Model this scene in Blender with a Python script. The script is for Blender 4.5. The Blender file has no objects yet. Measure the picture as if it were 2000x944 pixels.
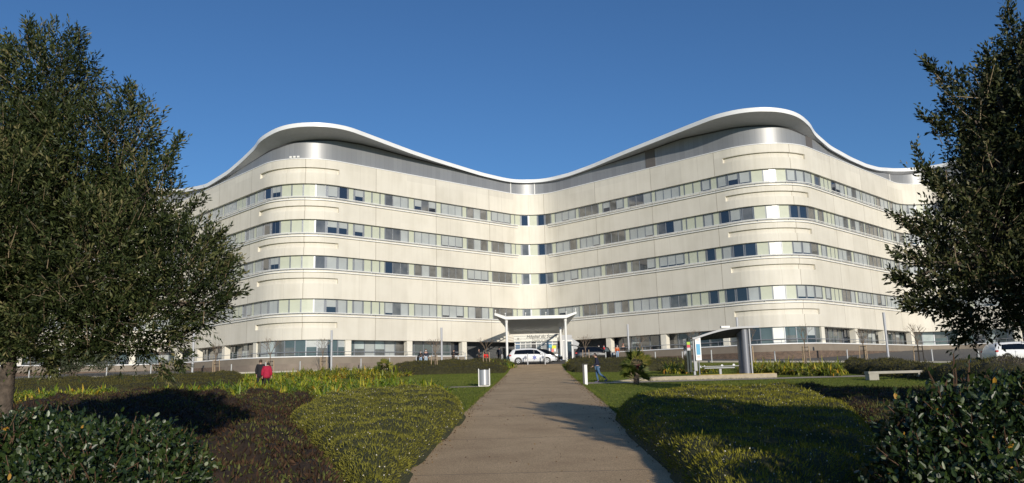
import bpy, bmesh, math, random
import numpy as np
from mathutils import Vector, Matrix, noise
from mathutils.geometry import tessellate_polygon
R_ = math.radians
SC = bpy.context.scene
COL = SC.collection
random.seed(7)
rng = np.random.default_rng(11)

# ------------------------------------------------------------------ camera
F = 1500.0                      # focal length for a 2000 px wide frame
PITCH = math.atan(266 / F)
ROLL = R_(1.5)
cam = bpy.data.cameras.new('camera')
cam.sensor_width = 36
cam.lens = F / 2000 * 36
cam.clip_end = 6000
cam.clip_start = 0.05
camo = bpy.data.objects.new('camera', cam)
COL.objects.link(camo)
SC.camera = camo
camo.matrix_world = Matrix.Rotation(math.pi / 2 + PITCH, 4, 'X') @ Matrix.Rotation(-ROLL, 4, 'Z')
SC.render.resolution_x, SC.render.resolution_y = 1024, 483

# ------------------------------------------------------------------ light
SUN_EL, SUN_AZ = R_(15), R_(17)     # azimuth: to the right of straight behind the camera
w = bpy.data.worlds.new('World')
SC.world = w
w.use_nodes = True
nt = w.node_tree
sky = nt.nodes.new('ShaderNodeTexSky')
sky.sky_type = 'NISHITA'
sky.sun_disc = False
sky.sun_elevation = SUN_EL
sky.sun_rotation = math.pi - SUN_AZ
sky.altitude = 0
sky.air_density = 1.0
sky.dust_density = 0.0
sky.ozone_density = 6.5
bg = nt.nodes['Background']
bg.inputs['Strength'].default_value = 0.103
nt.links.new(sky.outputs[0], bg.inputs[0])
sl = bpy.data.lights.new('sun', 'SUN')
sl.energy = 4.0
sl.angle = R_(0.55)
sl.color = (1.0, 0.91, 0.77)
slo = bpy.data.objects.new('sun', sl)
COL.objects.link(slo)
SUNV = Vector((math.sin(SUN_AZ) * math.cos(SUN_EL), -math.cos(SUN_AZ) * math.cos(SUN_EL), math.sin(SUN_EL)))
slo.rotation_euler = SUNV.to_track_quat('Z', 'Y').to_euler()
SC.view_settings.view_transform = 'Standard'
SC.view_settings.look = 'None'
SC.view_settings.exposure = 0.0
SC.view_settings.gamma = 1.0
SC.render.engine = 'CYCLES'
SC.cycles.max_bounces = 6
SC.cycles.transparent_max_bounces = 8

# ------------------------------------------------------------------ measuring helpers
def ray(x, y):
    u, v = x - 1000.0, 472.0 - y
    a = u * math.cos(ROLL) + v * math.sin(ROLL)
    b = -u * math.sin(ROLL) + v * math.cos(ROLL)
    return Vector((a, F * math.cos(PITCH) - b * math.sin(PITCH), F * math.sin(PITCH) + b * math.cos(PITCH)))
def atY(x, y, Y):
    d = ray(x, y); return d * (Y / d.y)
def atZ(x, y, Z):
    d = ray(x, y); return d * (Z / d.z)
PROF = [(-400, -2.2), (0, -2.15), (8, -2.05), (14.2, -1.87), (20.1, -1.58), (27.8, -1.12), (43.2, -.5), (54, -.1), (66, .38), (81.5, 1.31), (90, 1.75), (98, 2.1), (130, 2.3), (400, 2.3), (3000, 2.3)]
PY = [p[0] for p in PROF]; PZ = [p[1] for p in PROF]
def gz(y):
    return float(np.interp(y, PY, PZ))
def G(x, y):
    """where the sight line through a photo point meets the ground"""
    d = ray(x, y)
    lo = None; prev = 2.0
    for Y in np.arange(3.0, 110.0, .25):
        p = d * (Y / d.y)
        if p.z <= gz(Y) + 1e-6 :
            lo = Y; break
        prev = Y
    if lo is None:
        # sight line rises with the slope: nearest approach
        best = min(np.arange(20, 100, .5), key=lambda Y: (d * (Y / d.y)).z - gz(Y))
        p = d * (best / d.y); return Vector((p.x, best, gz(best)))
    a, b = prev, lo
    for _ in range(20):
        m = (a + b) / 2
        p = d * (m / d.y)
        if p.z > gz(m): a = m
        else: b = m
    p = d * (b / d.y)
    return Vector((p.x, b, gz(b)))
def onY(x, Y):
    """ground point at depth Y in the photo's column x (measured near the ground line)"""
    p = atY(x, 715, Y)
    return Vector((p.x, Y, gz(Y)))

# ------------------------------------------------------------------ tagging
def tag(o, label=None, cat=None, group=None, kind=None):
    if label: o['label'] = label
    if cat: o['category'] = cat
    if group: o['group'] = group
    if kind: o['kind'] = kind
    return o
def thing(name, label, cat, loc=(0, 0, 0), rz=0, group=None):
    o = bpy.data.objects.new(name, None)
    o.empty_display_size = .3
    COL.objects.link(o)
    o.location = loc; o.rotation_euler = (0, 0, rz)
    return tag(o, label, cat, group)
def kids(o):
    return [c for c in COL.objects if c.parent == o]
def copy_tree(o, parent=None):
    c = o.copy(); COL.objects.link(c)
    if parent: c.parent = parent
    for ch in kids(o):
        copy_tree(ch, c)
    return c

# ------------------------------------------------------------------ materials
def mat(name, color=(.5, .5, .5), rough=.7, metal=0., spec=.5, coat=0., var=0., vscale=3., bump=0., bscale=40., trans=0.):
    m = bpy.data.materials.new(name); m.use_nodes = True
    n = m.node_tree.nodes; l = m.node_tree.links
    b = n['Principled BSDF']
    b.inputs['Base Color'].default_value = (*color, 1)
    b.inputs['Roughness'].default_value = rough
    b.inputs['Metallic'].default_value = metal
    b.inputs['Specular IOR Level'].default_value = spec
    b.inputs['Coat Weight'].default_value = coat
    b.inputs['Coat Roughness'].default_value = .04
    if var or bump:
        tc = n.new('ShaderNodeTexCoord')
    if var:
        nz = n.new('ShaderNodeTexNoise'); nz.inputs['Scale'].default_value = vscale; nz.inputs['Detail'].default_value = 6
        l.new(tc.outputs['Object'], nz.inputs[0])
        mr = n.new('ShaderNodeMapRange'); mr.inputs[1].default_value = .25; mr.inputs[2].default_value = .75
        mr.inputs[3].default_value = 1 - var; mr.inputs[4].default_value = 1 + var
        l.new(nz.outputs[0], mr.inputs[0])
        mx = n.new('ShaderNodeMix'); mx.data_type = 'RGBA'; mx.blend_type = 'MULTIPLY'; mx.inputs[0].default_value = 1
        mx.inputs[6].default_value = (*color, 1); l.new(mr.outputs[0], mx.inputs[7]); l.new(mx.outputs[2], b.inputs['Base Color'])
    if bump:
        nb = n.new('ShaderNodeTexNoise'); nb.inputs['Scale'].default_value = bscale; nb.inputs['Detail'].default_value = 4
        l.new(tc.outputs['Object'], nb.inputs[0])
        bp = n.new('ShaderNodeBump'); bp.inputs['Strength'].default_value = bump; bp.inputs['Distance'].default_value = .02
        l.new(nb.outputs[0], bp.inputs['Height']); l.new(bp.outputs[0], b.inputs['Normal'])
    return m
def tint_mat(name, stops, rough=.5, spec=.4, trans=.25):
    """foliage: colour of each leaf from its own 'tint' value; thin leaves let some light through"""
    m = bpy.data.materials.new(name); m.use_nodes = True
    n = m.node_tree.nodes; l = m.node_tree.links
    b = n['Principled BSDF']
    at = n.new('ShaderNodeAttribute'); at.attribute_name = 'tint'
    cr = n.new('ShaderNodeValToRGB')
    while len(cr.color_ramp.elements) > 1: cr.color_ramp.elements.remove(cr.color_ramp.elements[-1])
    for i, (p, c) in enumerate(stops):
        e = cr.color_ramp.elements[0] if i == 0 else cr.color_ramp.elements.new(p)
        e.position = p; e.color = (*c, 1)
    l.new(at.outputs['Fac'], cr.inputs[0]); l.new(cr.outputs[0], b.inputs['Base Color'])
    b.inputs['Roughness'].default_value = rough
    b.inputs['Specular IOR Level'].default_value = spec
    if trans:
        tr = n.new('ShaderNodeBsdfTranslucent'); l.new(cr.outputs[0], tr.inputs[0])
        ms = n.new('ShaderNodeMixShader'); ms.inputs[0].default_value = trans
        l.new(b.outputs[0], ms.inputs[1]); l.new(tr.outputs[0], ms.inputs[2])
        l.new(ms.outputs[0], n['Material Output'].inputs[0])
    return m

# ------------------------------------------------------------------ mesh builder
class MB:
    def __init__(s): s.v = []; s.f = []; s.m = []; s.uv = None
    def face(s, pts, mi=0):
        i = len(s.v); s.v += [tuple(p) for p in pts]; s.f.append(tuple(range(i, i + len(pts)))); s.m.append(mi)
    def box(s, c, size, mi=0, M=None):
        cx, cy, cz = c; x, y, z = (q / 2 for q in size)
        pts = [Vector((cx + i * x, cy + j * y, cz + k * z)) for i in (-1, 1) for j in (-1, 1) for k in (-1, 1)]
        if M is not None: pts = [M @ p for p in pts]
        i = len(s.v); s.v += [tuple(p) for p in pts]
        for q in ((0, 1, 3, 2), (4, 6, 7, 5), (0, 4, 5, 1), (2, 3, 7, 6), (0, 2, 6, 4), (1, 5, 7, 3)):
            s.f.append(tuple(i + a for a in q)); s.m.append(mi)
    def tube(s, pts, rad, n=8, mi=0, cap=True):
        pts = [Vector(p) for p in pts]
        if not hasattr(rad, '__len__'): rad = [rad] * len(pts)
        base = len(s.v); up = None
        for k, p in enumerate(pts):
            t = (pts[min(k + 1, len(pts) - 1)] - pts[max(k - 1, 0)]).normalized()
            if up is None: up = Vector((0, 0, 1)) if abs(t.z) < .9 else Vector((1, 0, 0))
            a = t.cross(up).normalized(); b = t.cross(a); up = -b
            for j in range(n):
                an = 2 * math.pi * j / n
                s.v.append(tuple(p + (a * math.cos(an) + b * math.sin(an)) * rad[k]))
        for k in range(len(pts) - 1):
            for j in range(n):
                s.f.append((base + k * n + j, base + k * n + (j + 1) % n, base + (k + 1) * n + (j + 1) % n, base + (k + 1) * n + j)); s.m.append(mi)
        if cap:
            s.f.append(tuple(base + j for j in range(n))[::-1]); s.m.append(mi)
            e = base + (len(pts) - 1) * n; s.f.append(tuple(e + j for j in range(n))); s.m.append(mi)
    def prism(s, poly, z0, z1, mi=0):
        n = len(poly); i = len(s.v)
        s.v += [(p[0], p[1], z0) for p in poly] + [(p[0], p[1], z1) for p in poly]
        for k in range(n):
            s.f.append((i + k, i + (k + 1) % n, i + n + (k + 1) % n, i + n + k)); s.m.append(mi)
        s.f.append(tuple(i + k for k in range(n))[::-1]); s.m.append(mi)
        s.f.append(tuple(i + n + k for k in range(n))); s.m.append(mi)
    def slab(s, poly3, axis, t, mi=0):
        """flat polygon (3-D points) given thickness t along axis"""
        ax = Vector(axis) * t; n = len(poly3); i = len(s.v)
        P = [Vector(p) for p in poly3]
        s.v += [tuple(p) for p in P] + [tuple(p + ax) for p in P]
        for k in range(n):
            s.f.append((i + k, i + (k + 1) % n, i + n + (k + 1) % n, i + n + k)); s.m.append(mi)
        s.f.append(tuple(i + k for k in range(n))[::-1]); s.m.append(mi)
        s.f.append(tuple(i + n + k for k in range(n))); s.m.append(mi)
    def build(s, name, mats, parent=None, smooth=False, bevel=0, fix=True):
        me = bpy.data.meshes.new(name)
        me.from_pydata(s.v, [], s.f)
        for m in (mats if isinstance(mats, (list, tuple)) else [mats]): me.materials.append(m)
        me.polygons.foreach_set('material_index', s.m)
        if s.uv is not None:
            ul = me.uv_layers.new(name='UVMap')
            li = np.zeros(len(me.loops), dtype=np.int32); me.loops.foreach_get('vertex_index', li)
            ul.data.foreach_set('uv', np.asarray(s.uv, dtype=np.float32)[li].ravel())
        if smooth: me.polygons.foreach_set('use_smooth', [True] * len(me.polygons))
        if fix:
            bm = bmesh.new(); bm.from_mesh(me); bmesh.ops.recalc_face_normals(bm, faces=bm.faces); bm.to_mesh(me); bm.free()
        o = bpy.data.objects.new(name, me); COL.objects.link(o)
        if parent: o.parent = parent
        if bevel:
            b = o.modifiers.new('bevel', 'BEVEL'); b.width = bevel; b.segments = 2; b.limit_method = 'ANGLE'
        if smooth and not bevel:
            try: me.set_sharp_from_angle(angle=R_(40))
            except Exception: pass
        return o

def quads(name, Q, tint, material, parent=None, smooth=False):
    """many four-cornered leaves: Q (N,4,3)"""
    N = len(Q); me = bpy.data.meshes.new(name)
    me.vertices.add(N * 4); me.vertices.foreach_set('co', np.asarray(Q, dtype=np.float32).ravel())
    me.loops.add(N * 4); me.loops.foreach_set('vertex_index', np.arange(N * 4, dtype=np.int32))
    me.polygons.add(N); me.polygons.foreach_set('loop_start', np.arange(0, N * 4, 4, dtype=np.int32))
    me.update(calc_edges=True)
    a = me.attributes.new('tint', 'FLOAT', 'FACE'); a.data.foreach_set('value', np.asarray(tint, dtype=np.float32))
    me.materials.append(material)
    o = bpy.data.objects.new(name, me); COL.objects.link(o)
    if parent: o.parent = parent
    return o
def nrm(v): return v / np.maximum(np.linalg.norm(v, axis=-1, keepdims=True), 1e-9)
def leaf_quads(base, d, L, W, droop=0.0):
    """rhombic leaves, folded a little along the middle"""
    N = len(base); d = nrm(d)
    r = rng.normal(size=(N, 3)); side = nrm(np.cross(d, r)); nor = np.cross(side, d)
    L = np.broadcast_to(L, (N,))[:, None]; W = np.broadcast_to(W, (N,))[:, None]
    mid = base + d * L * .5 + nor * L * .05
    tip = base + d * L; tip[:, 2] -= droop * L[:, 0]
    return np.stack([base, mid + side * W / 2, tip, mid - side * W / 2], axis=1)
def strap_quads(base, az, lean, L, W, seg=3):
    """arching strap leaves rising from base"""
    out = []
    hx = np.stack([np.cos(az), np.sin(az), np.zeros_like(az)], 1)
    side = np.stack([-np.sin(az), np.cos(az), np.zeros_like(az)], 1)
    p = base.copy(); up = np.array([0, 0, 1.])
    wd = np.array([.8, 1., .75, .12]) if seg == 3 else np.linspace(1, .1, seg + 1)
    for k in range(seg):
        a = lean * (.35 + .75 * k)
        d = hx * np.sin(a)[:, None] + up * np.cos(a)[:, None]
        q = p + d * (L / seg)[:, None]
        out.append(np.stack([p - side * (W * wd[k] / 2)[:, None], p + side * (W * wd[k] / 2)[:, None], q + side * (W * wd[k + 1] / 2)[:, None], q - side * (W * wd[k + 1] / 2)[:, None]], 1))
        p = q
    return np.concatenate(out), seg
def in_poly(x, y, poly):
    inside = np.zeros(x.shape, bool); n = len(poly)
    for i in range(n):
        x0, y0 = poly[i]; x1, y1 = poly[(i + 1) % n]
        c = ((y0 > y) != (y1 > y)) & (x < (x1 - x0) * (y - y0) / (y1 - y0 + 1e-12) + x0)
        inside ^= c
    return inside
def edge_dist(x, y, poly):
    d = np.full(x.shape, 1e9); n = len(poly)
    for i in range(n):
        a = np.array(poly[i]); b = np.array(poly[(i + 1) % n]); ab = b - a; L2 = max(ab @ ab, 1e-9)
        t = np.clip(((x - a[0]) * ab[0] + (y - a[1]) * ab[1]) / L2, 0, 1)
        d = np.minimum(d, np.hypot(x - a[0] - t * ab[0], y - a[1] - t * ab[1]))
    return d
def wob(x, y, s=1.0, seed=0.):
    return (np.sin(x * s * 1.7 + seed + 1.3 * np.sin(y * s * 1.1 + seed)) + np.sin(y * s * 2.3 + seed * 2 + 1.7 * np.sin(x * s * .9)) + .6 * np.sin(x * s * 4.1 + y * s * 3.3 + seed)) / 2.6
# ------------------------------------------------------------------ materials of the setting
def lawn_material():
    m = bpy.data.materials.new('lawn'); m.use_nodes = True; n = m.node_tree.nodes; l = m.node_tree.links; b = n['Principled BSDF']
    tc = n.new('ShaderNodeTexCoord')
    def nz(sc, det=5):
        q = n.new('ShaderNodeTexNoise'); q.inputs['Scale'].default_value = sc; q.inputs['Detail'].default_value = det; l.new(tc.outputs['Object'], q.inputs[0]); return q
    a = nz(.25); c = nz(9, 8)
    cr = n.new('ShaderNodeValToRGB'); cr.color_ramp.elements[0].position = .3; cr.color_ramp.elements[1].position = .7
    cr.color_ramp.elements[0].color = (.15, .185, .026, 1); cr.color_ramp.elements[1].color = (.22, .24, .045, 1)
    l.new(a.outputs[0], cr.inputs[0])
    mx = n.new('ShaderNodeMix'); mx.data_type = 'RGBA'; mx.blend_type = 'MULTIPLY'; mx.inputs[0].default_value = .8
    mr = n.new('ShaderNodeMapRange'); mr.inputs[1].default_value = .3; mr.inputs[2].default_value = .7; mr.inputs[3].default_value = .5; mr.inputs[4].default_value = 1.3
    l.new(c.outputs[0], mr.inputs[0]); l.new(cr.outputs[0], mx.inputs[6]); l.new(mr.outputs[0], mx.inputs[7]); l.new(mx.outputs[2], b.inputs['Base Color'])
    bp = n.new('ShaderNodeBump'); bp.inputs['Strength'].default_value = .9; bp.inputs['Distance'].default_value = .05
    d = nz(25, 6); l.new(d.outputs[0], bp.inputs['Height']); l.new(bp.outputs[0], b.inputs['Normal']); b.inputs['Roughness'].default_value = .9
    b.inputs['Specular IOR Level'].default_value = .1
    return m
def path_material():
    m = bpy.data.materials.new('exposed_aggregate'); m.use_nodes = True; n = m.node_tree.nodes; l = m.node_tree.links; b = n['Principled BSDF']
    tc = n.new('ShaderNodeTexCoord')
    def nz(sc, det=5, rough=.5):
        q = n.new('ShaderNodeTexNoise'); q.inputs['Scale'].default_value = sc; q.inputs['Detail'].default_value = det; q.inputs['Roughness'].default_value = rough; l.new(tc.outputs['Object'], q.inputs[0]); return q
    a = nz(.5, 7, .65); c = nz(45, 3)
    cr = n.new('ShaderNodeValToRGB'); cr.color_ramp.elements[0].position = .3; cr.color_ramp.elements[1].position = .72
    cr.color_ramp.elements[0].color = (.43, .30, .172, 1); cr.color_ramp.elements[1].color = (.62, .45, .265, 1)
    l.new(a.outputs[0], cr.inputs[0])
    mr = n.new('ShaderNodeMapRange'); mr.inputs[1].default_value = .35; mr.inputs[2].default_value = .68; mr.inputs[3].default_value = .62; mr.inputs[4].default_value = 1.35
    l.new(c.outputs[0], mr.inputs[0])
    mx = n.new('ShaderNodeMix'); mx.data_type = 'RGBA'; mx.blend_type = 'MULTIPLY'; mx.inputs[0].default_value = 1
    l.new(cr.outputs[0], mx.inputs[6]); l.new(mr.outputs[0], mx.inputs[7])
    # construction joints across the path every few metres
    sp = n.new('ShaderNodeSeparateXYZ'); l.new(tc.outputs['Object'], sp.inputs[0])
    ad = n.new('ShaderNodeMath'); ad.operation = 'ADD'; ad.inputs[1].default_value = .28; l.new(sp.outputs[1], ad.inputs[0])
    md = n.new('ShaderNodeMath'); md.operation = 'PINGPONG'; md.inputs[1].default_value = 2.6; l.new(ad.outputs[0], md.inputs[0])
    lt = n.new('ShaderNodeMath'); lt.operation = 'LESS_THAN'; lt.inputs[1].default_value = .014; l.new(md.outputs[0], lt.inputs[0])
    m2 = n.new('ShaderNodeMix'); m2.data_type = 'RGBA'; l.new(lt.outputs[0], m2.inputs[0]); l.new(mx.outputs[2], m2.inputs[6]); m2.inputs[7].default_value = (.13, .11, .08, 1)
    l.new(m2.outputs[2], b.inputs['Base Color'])
    bp = n.new('ShaderNodeBump'); bp.inputs['Strength'].default_value = .5; bp.inputs['Distance'].default_value = .01; l.new(c.outputs[0], bp.inputs['Height']); l.new(bp.outputs[0], b.inputs['Normal'])
    b.inputs['Roughness'].default_value = .85; b.inputs['Specular IOR Level'].default_value = .25
    return m
M_LAWN = lawn_material(); M_PATH = path_material()
M_ASPH = mat('asphalt', (.11, .105, .10), .85, var=.2, bump=.3, bscale=60)
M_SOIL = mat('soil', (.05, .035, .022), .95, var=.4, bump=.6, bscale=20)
M_PALEP = mat('pale_path', (.42, .36, .27), .9, var=.15, vscale=4, bump=.3)

def sheet(name, xl, xr, ys, dz, material, kind='structure', nx=1, side=0.0):
    """a ground sheet between two edges, following the slope"""
    mb = MB()
    ys = sorted(set([y for y in ys] + [y for y in PY if min(ys) < y < max(ys)]))
    rows = []
    for y in ys:
        z = gz(y) + dz; a, b = xl(y), xr(y)
        rows.append([len(mb.v) + i for i in range(nx + 1)])
        mb.v += [(a + (b - a) * i / nx, y, z) for i in range(nx + 1)]
    for r0, r1 in zip(rows, rows[1:]):
        for i in range(nx):
            mb.f.append((r0[i], r0[i + 1], r1[i + 1], r1[i])); mb.m.append(0)
    if side:
        for e in (0, nx):
            for r0, r1 in zip(rows, rows[1:]):
                a = mb.v[r0[e]]; b = mb.v[r1[e]]
                mb.face([a, b, (b[0], b[1], b[2] - side), (a[0], a[1], a[2] - side)])
    o = mb.build(name, material, fix=False)
    return tag(o, kind=kind)
ground = sheet('ground', lambda y: -2500, lambda y: 2500, [-400, 3000], 0, M_LAWN, nx=10)
pc = lambda y: .39 + (y - 14.2) * .0278
flare = lambda y: 2.6 + .4 * float(np.clip((20 - float(np.mean(y))) / 7, 0, 1))
path_l = lambda y: pc(y) - flare(y)
path_r = lambda y: pc(y) + flare(y)
ysamp = list(np.arange(1, 81.6, 2.0)) + [81.5]
sheet('path', path_l, path_r, ysamp, .012, M_PATH, side=.02)
rd_x = [-200, -50, -20, 0, 12, 20, 30, 37, 42, 60, 80]; rd_y = [74, 76, 79, 81.5, 80.5, 75.5, 69, 62, 56, 42, 30]
def road():
    mb = MB(); xs = sorted(set(list(np.arange(-90, 84, 3.0)) + rd_x[1:]))
    for x0, x1 in zip(xs, xs[1:]):
        y0, y1 = np.interp(x0, rd_x, rd_y), np.interp(x1, rd_x, rd_y)
        cuts = sorted(set([0, 1] + [float(np.clip((p - min(y0, y1)) / (112 - min(y0, y1)), 0, 1)) for p in PY + [60, 70, 76]]))
        for a, b in zip(cuts, cuts[1:]):
            q = []
            for (x, yy, t) in ((x0, y0, a), (x1, y1, a), (x1, y1, b), (x0, y0, b)):
                Y = yy + (112 - yy) * t; q.append((x, Y, gz(Y) + .03))
            mb.face(q)
    tag(mb.build('road', M_ASPH, fix=False), kind='structure')
    kb = MB()
    for x0, x1 in zip(xs, xs[1:]):
        if -2 < (x0 + x1) / 2 < 4.9: continue
        y0, y1 = np.interp(x0, rd_x, rd_y), np.interp(x1, rd_x, rd_y)
        for (dy, h) in ((0, .14),):
            kb.face([(x0, y0 - .15, gz(y0) + h), (x1, y1 - .15, gz(y1) + h), (x1, y1, gz(y1) + h), (x0, y0, gz(y0) + h)])
            kb.face([(x0, y0 - .15, gz(y0) - .1), (x1, y1 - .15, gz(y1) - .1), (x1, y1 - .15, gz(y1) + h), (x0, y0 - .15, gz(y0) + h)])
            kb.face([(x0, y0, gz(y0)), (x1, y1, gz(y1)), (x1, y1, gz(y1) + h), (x0, y0, gz(y0) + h)])
    tag(kb.build('kerb', mat('kerb_concrete', (.42, .39, .34), .8, var=.1), fix=False), kind='structure')
road()
# narrow paths that cross the lawn on both sides
sheet('side_path', lambda y: path_r(y) + .0, lambda y: 36, [44.2, 45.9], .016, M_PALEP, nx=12)
sheet('side_path', lambda y: -30, lambda y: path_l(y) - .0, [43.9, 45.0], .016, M_PALEP, nx=12)
# ------------------------------------------------------------------ hospital
def cream_material():
    m = bpy.data.materials.new('cream_concrete'); m.use_nodes = True; n = m.node_tree.nodes; l = m.node_tree.links; b = n['Principled BSDF']
    tc = n.new('ShaderNodeUVMap'); sp = n.new('ShaderNodeSeparateXYZ'); l.new(tc.outputs[0], sp.inputs[0])
    def M(op, a, bv=None):
        q = n.new('ShaderNodeMath'); q.operation = op
        for i, s in enumerate((a, bv)):
            if s is None: continue
            if isinstance(s, (int, float)): q.inputs[i].default_value = s
            else: l.new(s, q.inputs[i])
        return q.outputs[0]
    # precast panel joints along the wall
    s = sp.outputs[0]
    ping = M('PINGPONG', M('ADD', s, 2.05), 4.25)
    j1 = M('MULTIPLY', M('LESS_THAN', ping, .035), .8)
    ping2 = M('PINGPONG', M('ADD', s, 4.15), 4.25 / 2)
    j2 = M('MULTIPLY', M('LESS_THAN', ping2, .02), .3)
    jt = M('MAXIMUM', j1, j2)
    # each panel has its own slight tone
    cell = M('FLOOR', M('DIVIDE', M('ADD', s, 2.05), 4.25))
    wn = n.new('ShaderNodeTexWhiteNoise'); wn.noise_dimensions = '2D'
    cb = n.new('ShaderNodeCombineXYZ'); l.new(cell, cb.inputs[0]); l.new(M('FLOOR', M('DIVIDE', sp.outputs[1], 3.9)), cb.inputs[1]); l.new(cb.outputs[0], wn.inputs[0])
    # rain streaks and clouds
    mp = n.new('ShaderNodeMapping'); mp.inputs['Scale'].default_value = (1.6, .14, 1); l.new(tc.outputs[0], mp.inputs[0])
    nz = n.new('ShaderNodeTexNoise'); nz.inputs['Scale'].default_value = 1.0; nz.inputs['Detail'].default_value = 7; l.new(mp.outputs[0], nz.inputs[0])
    n2 = n.new('ShaderNodeTexNoise'); n2.inputs['Scale'].default_value = .35; n2.inputs['Detail'].default_value = 5; l.new(tc.outputs[0], n2.inputs[0])
    f = M('ADD', M('MULTIPLY', nz.outputs[0], .45), M('MULTIPLY', n2.outputs[0], .55))
    cr = n.new('ShaderNodeValToRGB'); e = cr.color_ramp.elements
    e[0].position = .36; e[0].color = (.65, .615, .53, 1); e[1].position = .56; e[1].color = (.73, .695, .61, 1)
    l.new(f, cr.inputs[0])
    mx = n.new('ShaderNodeMix'); mx.data_type = 'RGBA'; mx.blend_type = 'MULTIPLY'; mx.inputs[0].default_value = 1
    l.new(cr.outputs[0], mx.inputs[6])
    mr = n.new('ShaderNodeMapRange'); mr.inputs[3].default_value = .93; mr.inputs[4].default_value = 1.03; l.new(wn.outputs[0], mr.inputs[0]); l.new(mr.outputs[0], mx.inputs[7])
    m2 = n.new('ShaderNodeMix'); m2.data_type = 'RGBA'; l.new(jt, m2.inputs[0]); l.new(mx.outputs[2], m2.inputs[6]); m2.inputs[7].default_value = (.33, .29, .23, 1)
    l.new(m2.outputs[2], b.inputs['Base Color']); b.inputs['Roughness'].default_value = .62; b.inputs['Specular IOR Level'].default_value = .35
    return m
def metal_cladding():
    m = bpy.data.materials.new('ribbed_metal'); m.use_nodes = True; n = m.node_tree.nodes; l = m.node_tree.links; b = n['Principled BSDF']
    tc = n.new('ShaderNodeUVMap'); sp = n.new('ShaderNodeSeparateXYZ'); l.new(tc.outputs[0], sp.inputs[0])
    def M(op, a, bv=None):
        q = n.new('ShaderNodeMath'); q.operation = op
        for i, s in enumerate((a, bv)):
            if s is None: continue
            if isinstance(s, (int, float)): q.inputs[i].default_value = s
            else: l.new(s, q.inputs[i])
        return q.outputs[0]
    s = sp.outputs[0]
    fl = M('FLOOR', M('DIVIDE', s, .62))
    wn = n.new('ShaderNodeTexWhiteNoise'); wn.noise_dimensions = '1D'; l.new(fl, wn.inputs['W'])
    mr = n.new('ShaderNodeMapRange'); mr.inputs[3].default_value = .92; mr.inputs[4].default_value = 1.06; l.new(wn.outputs[0], mr.inputs[0])
    jt = M('LESS_THAN', M('PINGPONG', s, .31), .03)
    jj = M('MULTIPLY', jt, .35)
    mx = n.new('ShaderNodeMix'); mx.data_type = 'RGBA'; mx.blend_type = 'MULTIPLY'; mx.inputs[0].default_value = 1; mx.inputs[6].default_value = (.27, .28, .295, 1); l.new(mr.outputs[0], mx.inputs[7])
    m2 = n.new('ShaderNodeMix'); m2.data_type = 'RGBA'; l.new(jj, m2.inputs[0]); l.new(mx.outputs[2], m2.inputs[6]); m2.inputs[7].default_value = (.2, .2, .21, 1)
    l.new(m2.outputs[2], b.inputs['Base Color'])
    b.inputs['Metallic'].default_value = .22; b.inputs['Roughness'].default_value = .42
    return m
M_CREAM = cream_material(); M_METAL = metal_cladding()
M_WHITE = mat('white_paint', (.80, .80, .78), .4)
M_FASCIA = mat('white_fascia', (.86, .87, .88), .35, metal=.0, var=.05, vscale=.6)
M_SOFFIT = mat('soffit_panels', (.44, .45, .47), .5, metal=.3, var=.06)
M_FRAME = mat('window_frame', (.29, .31, .34), .4, metal=.4)
M_BLIND = mat('blind_glass', (.40, .43, .43), .5, coat=.35, var=.12, vscale=.7)
M_INFILL = mat('infill_glass', (.52, .55, .44), .5, coat=.25, var=.04)
M_INFGLINT = mat('infill_painted_glint', (.86, .86, .80), .25, coat=.9)  # infill panel with the sun highlight put into its pale colour
M_GDARK = mat('dark_glass', (.018, .024, .038), .05, spec=1.0, coat=1)
M_GGREY = mat('grey_glass', (.12, .12, .115), .08, spec=.8, coat=1, var=.5, vscale=.9)
M_GTEAL = mat('teal_glass', (.07, .095, .10), .05, spec=.9, coat=1, var=.5, vscale=.5)
M_GLIGHT = mat('light_glass', (.42, .48, .48), .1, coat=1, var=.25, vscale=.6)
M_PLINTH = mat('grey_render', (.235, .20, .16), .85, var=.1, vscale=1.2)
M_DARKSHADE = mat('dark_and_shade', (.05, .05, .055), .6)  # near-black for the painted soffit shade and for dark infills
M_CANOPY = mat('canopy_slat', (.78, .78, .74), .5)

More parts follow.
